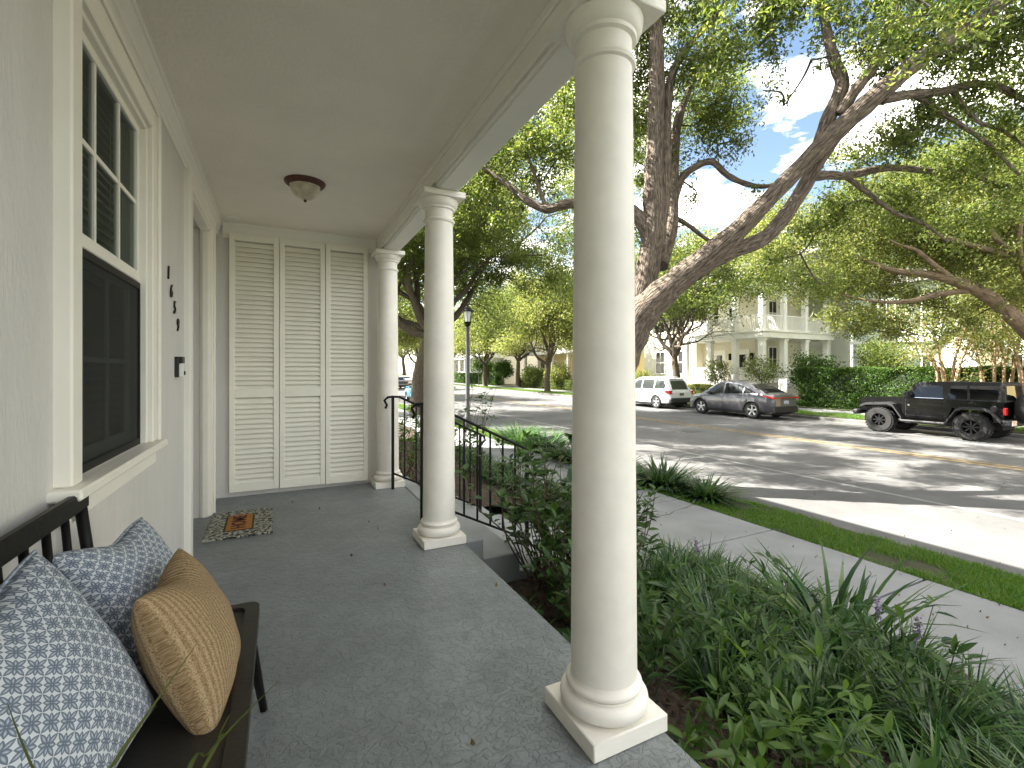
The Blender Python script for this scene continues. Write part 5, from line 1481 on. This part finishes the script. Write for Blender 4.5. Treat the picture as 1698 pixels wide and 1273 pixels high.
# black off-road car ---------------------------------------------
def jeep():
    BP = M("black_car_paint", (0.003, 0.003, 0.0035), 0.12, 0.03, 1.0, spec=0.35, coat=0.15)
    c = thing("offroad_car", "boxy black two door off-road car with big knobbly tyres and rear spare wheel", "car", (19.85, 7.85, ZR), R(90))
    fx, rx, r = 1.23, -1.23, 0.43
    w = 0.72
    part(c, "body", MB().prism([(-1.92, 0.62), (-1.70, 0.60), (-1.62, 0.98), (-0.72, 0.98), (-0.58, 0.58), (0.55, 0.58), (0.62, 0.75), (0.62, 1.22), (-1.92, 1.22)], -w, w), BP, local=True, auto=30)
    part(c, "hood", MB().prism([(0.60, 0.72), (1.95, 0.72), (1.98, 0.80), (1.98, 1.10), (1.92, 1.19), (1.2, 1.235), (0.60, 1.26)], -0.56, 0.56), BP, local=True, auto=30)
    part(c, "grille", MB().box(1.98, 2.03, -0.56, 0.56, 0.74, 1.10, 0.02), BP, local=True)
    for s_ in (-1, 1):
        part(c, "headlight", MB().lathe([(0.10, 2.03), (0.10, 2.05), (0.07, 2.06)], s_*0.4, 0.98, 20, 'x'), CHROME, local=True)
    top = [(-1.94, 1.225), (0.52, 1.225), (0.34, 1.70), (0.25, 1.76), (-0.2, 1.80), (-1.82, 1.80), (-1.90, 1.76)]
    V = []; n = len(top)
    for s_ in (-1, 1):
        for x, z in top: V.append((x, s_*(0.70-(z-1.225)*0.17), z))
    F = [tuple(range(n)), tuple(range(n, 2*n))[::-1]] + [(i, (i+1) % n, n+(i+1) % n, n+i) for i in range(n)]
    part(c, "hard_top", MB().add(V, F), M("soft_black_top", (0.010, 0.010, 0.0105), 0.75, 0.25, 30, 0.2, 60), local=True)
    def sidewin(name, poly, m=CARGL, off=0.006):
        for s_ in (1, -1):
            mb = MB().add([(x, s_*(0.70-(z-1.225)*0.17+off), z) for x, z in poly], [tuple(range(len(poly)))])
            part(c, name, mb, m, local=True)
    sidewin("side_window", [(-0.48, 1.27), (0.38, 1.27), (0.20, 1.66), (-0.46, 1.68)])
    sidewin("side_window", [(-1.08, 1.27), (-0.66, 1.27), (-0.66, 1.68), (-1.06, 1.69)])
    sidewin("side_window", [(-1.78, 1.28), (-1.14, 1.28), (-1.12, 1.69), (-1.78, 1.69)])
    sidewin("window_frame", [(-0.50, 1.255), (0.40, 1.255), (0.40, 1.272), (-0.50, 1.272)], CHROME, 0.004)
    part(c, "windscreen", MB().add([(0.50, -0.60, 1.27), (0.50, 0.60, 1.27), (0.345, 0.56, 1.69), (0.345, -0.56, 1.69)], [(0,1,2,3)]).move(Matrix.Translation((0.012, 0, 0))), CARGL, local=True)
    part(c, "rear_window", MB().add([(-1.942, -0.52, 1.28), (-1.942, 0.60, 1.28), (-1.915, 0.56, 1.70), (-1.915, -0.5, 1.70)], [(0,1,2,3)]).move(Matrix.Translation((-0.008, 0, 0))), CARGL, local=True)
    part(c, "door_seam", MB().box(-0.565, -0.553, w, w+.003, 0.62, 1.22).box(0.50, 0.512, w, w+.003, 0.66, 1.22).box(-0.555, 0.5, w, w+.003, 0.655, 0.665), DARK, local=True)
    for s_ in (1, -1):
        part(c, "door_handle", MB().box(-0.48, -0.30, s_*w, s_*(w+.035), 1.06, 1.10, .008), BP, local=True)
        part(c, "hinge", MB().box(0.38, 0.50, s_*w, s_*(w+.02), 1.08, 1.13, .005).box(0.38, 0.50, s_*w, s_*(w+.02), 0.76, 0.81, .005), BP, local=True)
        part(c, "mirror", MB().box(0.36, 0.50, s_*(w+.06), s_*(w+.24), 1.26, 1.46, .03).box(0.42, 0.46, s_*(w-.02), s_*(w+.08), 1.27, 1.31), PLAST, local=True)
        # fender flares
        def flare(xc, a):
            poly = a
            V = []; nn = len(a)
            for yy in (s_*(w-.16), s_*(w+.16)):
                for (x, z, t) in a: V.append((xc+x, yy, z+t))
                for (x, z, t) in a[::-1]: V.append((xc+x, yy, z - (0.03 if yy == s_*(w-.16) else 0.045)))
            k = 2*nn
            F = [tuple(range(k)), tuple(range(k, 2*k))[::-1]] + [(i, (i+1) % k, k+(i+1) % k, k+i) for i in range(k)]
            part(c, "fender_flare", MB().add(V, F), PLAST, local=True, auto=35)
        flare(fx, [(0.60, 0.90, .03), (0.42, 0.98, .035), (-0.24, 1.03, .04), (-0.40, 0.97, .035), (-0.66, 0.56, .03)])
        flare(rx, [(0.60, 0.56, .03), (0.36, 0.94, .035), (0.22, 1.0, .04), (-0.28, 1.0, .04), (-0.42, 0.94, .035), (-0.66, 0.64, .03)])
        part(c, "side_step", MB().tube([(-0.62, s_*(w+.08), 0.50), (-0.55, s_*(w+.10), 0.46), (0.58, s_*(w+.10), 0.46), (0.64, s_*(w+.08), 0.50)], 0.05, 10), PLAST, local=True, smooth=True)
        part(c, "tail_light", MB().box(-1.965, -1.90, s_*(w-.14), s_*(w+.015), 0.84, 1.06, .01), REDL, local=True)
        wheel(c, fx, s_*(w+.03), r, r, 0.30, RIMB, 8, s_, 0.5)
        wheel(c, rx, s_*(w+.03), r, r, 0.30, RIMB, 8, s_, 0.5)
    part(c, "fuel_cap", MB().lathe([(0.085, w+.002), (0.085, w+.012), (0.06, w+.014)], -1.70, 1.02, 20, 'y'), PLAST, local=True)
    part(c, "badge", MB().lathe([(0.03, w+.002), (0.03, w+.008)], 0.42, 1.0, 14, 'y'), CHROME, local=True)
    part(c, "rear_bumper", MB().box(-2.10, -1.86, -0.80, 0.80, 0.50, 0.70, 0.05), PLAST, local=True)
    part(c, "front_bumper", MB().box(1.98, 2.18, -0.72, 0.72, 0.56, 0.74, 0.05), PLAST, local=True)
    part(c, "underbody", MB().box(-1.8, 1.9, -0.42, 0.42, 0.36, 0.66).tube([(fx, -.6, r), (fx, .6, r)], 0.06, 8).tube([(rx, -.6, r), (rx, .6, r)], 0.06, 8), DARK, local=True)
    part(c, "number_plate", MB().box(-2.112, -2.10, 0.46, 0.76, 0.54, 0.69), M("plate_orange", (0.60, 0.25, 0.10), 0.5, 0.1, 16, col2=(0.65, 0.66, 0.62)), local=True)
    sp = MB().lathe([(.22, -2.30), (.24, -2.32), (.40, -2.31), (.43, -2.24), (.43, -2.10), (.40, -2.03), (.2, -2.0)], -0.05, 1.02, 32, 'x', cap=True)
    part(c, "spare_wheel", sp, TYRE, local=True, auto=35)
jeep()

# distant cars
def plain_sedan(name, label, m, loc, rot, group=None):
    s = Shell(-2.3, 2.3, None,
        roof=[(-2.3, 0.9), (-2.2, 0.98), (-1.6, 1.02), (-0.9, 1.36), (-0.3, 1.44), (0.3, 1.40), (1.1, 1.0), (1.9, 0.9), (2.3, 0.66)],
        belt=[(-2.3, 0.86), (-1.6, 0.95), (1.0, 0.92), (2.0, 0.82), (2.3, 0.6)],
        width=[(-2.3, 0.75), (-2.0, 0.88), (1.8, 0.88), (2.3, 0.62)], wroof=[(-2.3, 0.66), (0, 0.6), (2.3, 0.6)],
        sill=[(-2.3, 0.34), (-1, 0.24), (1, 0.24), (2.3, 0.3)], wheels=(1.38, -1.36), wr=0.37)
    s.wz = 0.33
    def tl(c, sh_):
        for q in (1, -1): part(c, "tail_light", MB().box(-2.32, -2.2, q*.55, q*.86, .74, .90, .02), REDL, local=True)
        part(c, "rear_bumper", MB().box(-2.36, -2.2, -.78, .78, .34, .56, .04), m, local=True)
    build_car(name, label, s, m, loc, rot, RIM, 0.325, 0.21, [(-1.1, -0.15, [(-2, .98), (1, .96)], [(-1.1, 1.12), (-.8, 1.30), (0, 1.36)]), (-0.08, 0.95, [(-1, .97), (1, .96)], [(-.1, 1.36), (.3, 1.32), (.95, .97)])],
              (-1.55, -0.95, .55, .5), (1.05, .4, .58, .5), tl, None, 5, seams=(-.11,), group=group)
plain_sedan("sedan", "pale sedan far down the street seen left of the leaning oak trunk", paint("pale_paint", (0.55, 0.55, 0.52), 0.2), (15.6, 66, ZR), R(90))
plain_sedan("sedan", "dark sedan far down the street at the edge of the end column", paint("dark_paint", (0.04, 0.045, 0.05), 0.3), (12.6, 57, ZR), R(90))
plain_sedan("blue_car", "sky blue car parked by the near kerb behind the leaning oak trunk", paint("sky_blue_paint", (0.12, 0.42, 0.62), 0.1), (8.9, 32.0, ZR), R(90))

# ---------------------------------------------------------------- street furniture
lp = thing("street_lamp", "grey street lamp post with black glass lantern beside the road, between the columns", "street lamp", (5.95, 15.6, -0.85))
LPM = M("lamp_post_grey", (0.06, 0.062, 0.065), 0.5, 0.1, 8)
LGL = M("lantern_glass", (0.62, 0.64, 0.62), 0.25, 0.1, 6)
part(lp, "post", MB().lathe([(0.16, 0), (0.16, 0.35), (0.11, 0.45), (0.075, 0.6), (0.07, 3.55), (0.09, 3.56), (0.09, 3.6), (0.05, 3.62)], 0, 0, 16), LPM, local=True, auto=40)
part(lp, "lantern_base", MB().lathe([(0.05, 3.6), (0.10, 3.68), (0.13, 3.78), (0.11, 3.80)], 0, 0, 8), BLACK, local=True)
part(lp, "lantern_glass", MB().lathe([(0.105, 3.80), (0.165, 4.16)], 0, 0, 6), LGL, local=True)
mb = MB()
for k in range(6):
    a = 2*PI*k/6
    mb.tube([(0.108*math.cos(a), 0.108*math.sin(a), 3.80), (0.168*math.cos(a), 0.168*math.sin(a), 4.16)], 0.010, 5)
part(lp, "lantern_frame", mb, BLACK, local=True)
part(lp, "lantern_roof", MB().lathe([(0.23, 4.15), (0.22, 4.18), (0.10, 4.30), (0.04, 4.36), (0.03, 4.40), (0.005, 4.46)], 0, 0, 12), BLACK, local=True)
ss = thing("street_sign", "thin post with a dark street name blade on the far verge", "sign", (22.3, 54.5, -0.8))
part(ss, "post", MB().tube([(0, 0, 0), (0, 0, 3.9)], 0.05, 8), LPM, local=True)
part(ss, "blade", MB().box(-.02, .02, 0.0, 1.5, 3.5, 3.85), SHTR, local=True)
bi = thing("wheelie_bin", "dark bin standing between the crape myrtles by the hedge end", "bin", (26.9, 6.9, -0.72))
part(bi, "body", MB().prism([(-.25, 0), (.25, 0), (.3, 1.0), (-.3, 1.0)], -.28, .28), PLAST, local=True)
part(bi, "lid", MB().box(-.33, .33, -.31, .31, 1.0, 1.07, .02), PLAST, local=True)
ub = thing("yard_sign", "small white sign board on a post between grey car and hedge", "sign", (24.9, 16.55, -0.74))
part(ub, "board", MB().box(-.02, .02, -.25, .25, .75, 1.5, .01), HTRIM, local=True)
part(ub, "post", MB().box(-.03, .03, -.03, .03, 0, .75), HTRIM, local=True)

# ---------------------------------------------------------------- planting by the porch
def clump(label, loc, seed, n, L, W, lm, rz=0, flowers=0, proto=None, name="lilyturf", cat="plant", group="lilyturf clumps in the porch bed"):
    rng = np.random.default_rng(seed)
    t = thing(name, label, cat, loc, rz, group)
    a = rng.uniform(0, 2*PI, n); rr = np.sqrt(rng.uniform(0, 1, n))*L*0.22
    base = np.stack([np.cos(a)*rr, np.sin(a)*rr, np.zeros(n)-0.02], 1)
    hd = a + rng.normal(size=n)*0.5
    me = blade_mesh("blades", base, hd, L*rng.uniform(0.65, 1.2, n), W*rng.uniform(0.7, 1.2, n), rng.uniform(0.05, 0.55, n)+rr/L*0.8, rng.uniform(0.5, 1.9, n), rng, 6)
    part(t, "blades", me, lm)
    for k in range(flowers):
        mb = MB(); q = Vector((rng.uniform(-.1, .1), rng.uniform(-.1, .1), 0)); e = q + Vector((rng.uniform(-.12, .12), rng.uniform(-.12, .12), L*0.95))
        mb.tube([q, e], 0.002, 4)
        for j in range(60):
            p = e + (q-e)*rng.uniform(0, .28) + Vector(rng.normal(size=3))*0.009
            mb.box(p.x-.004, p.x+.004, p.y-.004, p.y+.004, p.z-.004, p.z+.004)
        part(t, "flower_spike", mb, M("lilac_bloom", (0.30, 0.25, 0.36), 0.8, 0.3, 60), local=True)
    return t
protoL = [clump("arching dark green lilyturf clump in the porch bed", (3.5, 2.3, bed_z(3.5, 2.3)), 100+i, 190, 0.37, 0.015, LILY) for i in range(3)]
protoL[1].location = (3.15, 2.75, bed_z(3.15, 2.75)); protoL[2].location = (3.0, 3.0, bed_z(3.0, 3.0))
random.seed(3)
spots = []
for yy in np.arange(-1.6, 3.05, 0.30):
    for xx in (3.30, 2.98, 2.66, 2.34, 2.02):
        if random.random() < (0.95 if xx > 2.5 else 0.62):
            spots.append((xx + random.uniform(-.1, .1), float(yy) + random.uniform(-.1, .1)))
for yy in np.arange(5.7, 12, 0.55):
    for xx in (3.6, 3.1): spots.append((xx + random.uniform(-.1, .1), float(yy)))
for k, (x, y) in enumerate(spots):
    c = copy_tree(protoL[k % 3]); c.location = (x, y, bed_z(x, y)); c.rotation_euler = (0, 0, random.uniform(0, 6.28))
    s = random.uniform(0.75, 1.15); c.scale = (s, s, s*random.uniform(.9, 1.1))
clump("large clump of broad upright strap leaves standing above the lilyturf at the pavement edge", (3.22, 1.78, bed_z(3.22, 1.78)), 120, 130, 0.76, 0.040, LILY, flowers=0, name="strap_leaf_plant", group=None)
clump("lilyturf clump with two pale lilac flower spikes beside the broad strap leaf plant", (3.05, 1.35, bed_z(3.05, 1.35)), 121, 190, 0.44, 0.013, LILY, flowers=2)
clump("lilyturf clump with one lilac spike at the bed end by the path", (3.3, 2.9, bed_z(3.3, 2.9)), 122, 190, 0.42, 0.012, LILY, flowers=1)

def leafy_plant(name, label, loc, seed, stems, h, spread, ls, lw, lm, nper, group=None, woody=True, upright=0.5):
    """multi-stem plant with pairs of pointed leaves along its stems"""
    rng = np.random.default_rng(seed)
    t = thing(name, label, "shrub", loc, 0, group)
    mb = MB(); V = []; F = []; 
    for k in range(stems):
        a = rng.uniform(0, 2*PI); r0 = rng.uniform(0, .3)*spread
        p = Vector((math.cos(a)*r0, math.sin(a)*r0, -0.03))
        d = Vector((math.cos(a)*rng.uniform(.1, 1)*spread, math.sin(a)*rng.uniform(.1, 1)*spread, h*rng.uniform(.6, 1.05)))
        pts = catmull([p, p+d*.35+Vector(rng.normal(size=3))*.04, p+d*.7+Vector(rng.normal(size=3))*.05, p+d], 4)
        mb.tube(pts, list(np.linspace(.007 if woody else .004, .002, len(pts))), 5, cap=False)
        for q in range(nper):
            tpos = rng.uniform(0.3, 1.0) if q > 3 else 1.0
            i = min(int(tpos*(len(pts)-1)), len(pts)-2); f_ = tpos*(len(pts)-1)-i
            o = pts[i].lerp(pts[i+1], min(f_, 1))
            st = Vector(rng.normal(size=3)); st.z = abs(st.z)*upright+.1; st.normalize()
            L = ls*rng.uniform(.6, 1.25); W = lw*rng.uniform(.8, 1.2)*L/ls
            side = st.cross(Vector((0, 0, 1)));  side = side.normalized() if side.length > 1e-3 else Vector((1, 0, 0))
            nn = side.cross(st); droop = -nn*rng.uniform(.05, .3) if nn.z > 0 else nn*rng.uniform(.05, .3)
            roll = rng.uniform(-.5, .5); side = (side*math.cos(roll) + nn*math.sin(roll))
            b = len(V); up = nn*W*.14
            o = o + st*ls*.15
            for (tt, ww) in ((0, .06), (.22, .8), (.5, 1.0), (.78, .6), (1.0, .02)):
                c_ = o + st*L*tt + droop*L*tt*tt
                V += [c_ + side*W*.5*ww + up*ww, c_ - up*ww*0.3, c_ - side*W*.5*ww + up*ww]
            for j in range(4):
                F += [(b+3*j, b+3*j+1, b+3*j+4, b+3*j+3), (b+3*j+1, b+3*j+2, b+3*j+5, b+3*j+4)]
    part(t, "stems", mb, M(name+"_stem", (0.07, 0.05, 0.03) if woody else (0.06, 0.10, 0.03), 0.7), smooth=True, local=True)
    me = new_mesh("leaves", [tuple(p) for p in V], [i for f in F for i in f], [4]*len(F), True)
    part(t, "leaves", me, lm)
    return t
Z = bed_z
leafy_plant("glossy_shrub", "leggy glossy leaved shrub in front of the near handrail", (1.78, 2.92, Z(1.78, 2.92)), 130, 44, 1.05, .62, .08, .042, SHRL, 20)
leafy_plant("glossy_shrub", "small glossy shrub at the porch edge behind the nearest column", (1.75, 2.45, Z(1.75, 2.45)), 131, 30, .72, .45, .075, .036, SHRL, 16)
leafy_plant("glossy_shrub", "bushy glossy shrub between the leggy shrub and the lilyturf by the path", (2.25, 2.98, Z(2.25, 2.98)), 135, 34, .85, .5, .075, .038, SHRL, 18)
leafy_plant("glossy_shrub", "glossy shrub beyond the far handrail by the end column", (1.65, 5.75, Z(1.65, 5.75)), 132, 26, .95, .55, .08, .04, LILP, 16)
leafy_plant("glossy_shrub", "taller thin shrub beyond the far handrail, stems above the rail", (2.35, 6.1, Z(2.35, 6.1)), 133, 12, 1.55, .4, .09, .042, SHRL, 14)
leafy_plant("glossy_shrub", "low shrub at the bed end farther along the house", (1.6, 6.9, Z(1.6, 6.9)), 134, 24, 1.0, .6, .08, .04, LILP, 14)
pl = [(1.5, 1.15, .30, 12), (1.52, .72, .32, 12), (1.55, 2.15, .32, 12), (1.72, .5, .4, 12), (1.55, 1.75, .45, 14), (1.95, 1.95, .5, 12), (1.85, 1.3, .5, 12), (2.3, 1.35, .5, 10), (2.55, 1.9, .62, 8), (1.6, 0.95, .42, 12), (2.65, 1.2, .62, 8), (2.2, 2.85, .6, 10)]
pw = ["hugging the plinth of the nearest column", "in the bottom corner beside the nearest plinth", "against the porch edge just past the nearest column", "at the very bottom of the view by the porch", "tucked against the porch edge between the columns", "right of the nearest column at mid bed", "just right of the nearest column base", "in the middle of the bed left of the strap leaf plant", "with tall upright shoots rising above the lilyturf", "low at the bottom by the nearest column plinth", "with star shaped leaf whorls in front of the strap leaf plant", "at the bed end near the glossy shrub"]
for k, ((x, y, h, s), w_) in enumerate(zip(pl, pw)):
    leafy_plant("pentas", "bright green leafy plant " + w_, (x, y, Z(x, y)), 140+k, s, h, .36, .085, .028, SHRL if k % 3 else LILP, 13, "bright green leafy plants in the porch bed", False, .7)

# bark chips on the beds
rng = np.random.default_rng(55); n = 9000
xy = np.stack([rng.uniform(1.2, 3.9, n), rng.uniform(-1, 3.1, n)], 1)
pz = np.array([bed_z(a, b) for a, b in xy]) + rng.uniform(0.0, 0.02, n)
stuff("bark_mulch", leaf_mesh("bark_mulch", np.column_stack([xy, pz]), 0.045, 0.016, rng, 0, 1.5), MULCH, "brown bark chip mulch covering the soil of the porch bed", "mulch")

# verge grass
def grass(x0, x1, y0, y1, n, h, zf, seed, power=1.0):
    rng = np.random.default_rng(seed)
    x = rng.uniform(x0, x1, n); y = y0 + (y1-y0)*rng.uniform(0, 1, n)**power
    keep = np.sin(x*4.3+y*1.9)+np.sin(y*3.1-x*2.7)+np.sin(y*7.3+x*5.1)*.6+np.sin(y*11.3-x*9)*.5+rng.normal(size=n)*0.6 > -0.75
    x, y = x[keep], y[keep]; n = len(x)
    base = np.stack([x, y, zf(x)], 1)
    return blade_mesh("grass", base, rng.uniform(0, 2*PI, n), h*rng.uniform(.5, 1.3, n), np.full(n, .006), rng.uniform(.1, .7, n), rng.uniform(.2, 1.2, n), rng, 2)
zv = lambda x: ZS-0.03-0.13*(x-5.45)/1.29
stuff("verge_grass", grass(5.44, 6.80, -1, 30, 230000, 0.062, zv, 1, 2.0), GRSL, "bright green grass growing on the near verge between pavement and road", "grass")
stuff("far_verge_grass", grass(21.4, 23.15, 4, 60, 90000, 0.13, lambda x: np.full(len(x), -0.80), 2, 1.4), GRSL, "sunlit grass on the far verge beyond the parked cars", "grass")

# ground cover mounds under the oak
for k, (x, y, s, l_) in enumerate(((6.0, 6.2, .8, "dark ground cover mound under the oak, nearest the column"), (5.9, 8.6, .9, "dark ground cover mound just past the oak trunk"), (6.0, 10.2, .95, "grey green ground cover mound on the verge beyond the oak"),
        (5.9, 11.6, 1.0, "grey green ground cover mound on the verge, left of the nearest column"), (6.05, 5.3, .6, "small dark tuft at the verge edge before the oak"), (5.7, 7.2, .8, "dark ground cover mound wrapped round the oak foot"))):
    c = clump(l_, (x, y, -0.85), 200+k, 520, 0.52*s, 0.014, LILY, name="ground_cover_mound", group="ground cover mounds under the oak")
    c.scale = (2.1, 2.5, 1.35)

# fallen leaves on road and pavement
rng = np.random.default_rng(77)
n1, n2 = 420, 200
P = np.concatenate([np.column_stack([rng.uniform(6.5, 14, n1), rng.uniform(0, 16, n1), np.full(n1, ZR+.008)]), np.column_stack([rng.uniform(4.0, 5.4, n2), rng.uniform(0, 12, n2), np.full(n2, ZS+.006)]), np.column_stack([rng.uniform(-.3, 1.1, 16), rng.uniform(1.3, 4.8, 16), np.full(16, .006)])])
stuff("leaf_litter", leaf_mesh("leaf_litter", P, 0.036, 0.016, rng, 0, 5), LITT, "scattered brown fallen leaves on the road, pavement and porch floor", "leaves")

# grass-like plant in a pot just below the camera
pt = thing("potted_grass", "potted grass whose thin yellowish blades rise in front of the bench and cushions", "potted plant", (-0.22, 0.58, 0))
part(pt, "pot", MB().lathe([(0.10, 0), (0.13, 0.48), (0.14, 0.49), (0.135, 0.52), (0.12, 0.52), (0.115, 0.47), (0.001, 0.47)], -0.22, 0.58, 28), M("clay_pot", (0.08, 0.07, 0.06), 0.7), auto=40)
mb = MB()
def blade(pts, w):
    pts = catmull(pts, 5); V = []; n = len(pts)
    for i, p in enumerate(pts):
        t = i/(n-1); ww = w*(1-t**2.2)*.5+.0003
        s_ = (pts[min(i+1, n-1)]-pts[max(i-1, 0)]).cross(Vector((0.2, 0.75, 0.55))).normalized()
        V += [p - s_*ww, p + s_*ww]
    return V, [(2*i, 2*i+1, 2*i+3, 2*i+2) for i in range(n-1)]
soil = Vector((-0.22, 0.58, 0.47))
for w, pts in ((.0052, ((150, 1350, .5), (190, 1265, .52), (233, 1200, .54), (280, 1133, .57), (327, 1066, .6))),
               (.0052, ((300, 1310, .52), (345, 1250, .54), (390, 1200, .56), (430, 1160, .58), (465, 1126, .6))),
               (.006, ((150, 1420, .5), (95, 1350, .5), (60, 1285, .5), (32, 1220, .5), (12, 1165, .5))), (.004, ((345, 1260, .54), (362, 1222, .56), (380, 1186, .57)))):
    V, F = blade([soil + Vector((random.uniform(-.05, .05), random.uniform(-.05, .05), 0))] + [at(*q) for q in pts], w); mb.add(V, F)
part(pt, "blades", mb, leaf_mat("dry_blades", [(0.05, 0.07, 0.015), (0.10, 0.11, 0.03)], 0.3), smooth=True)
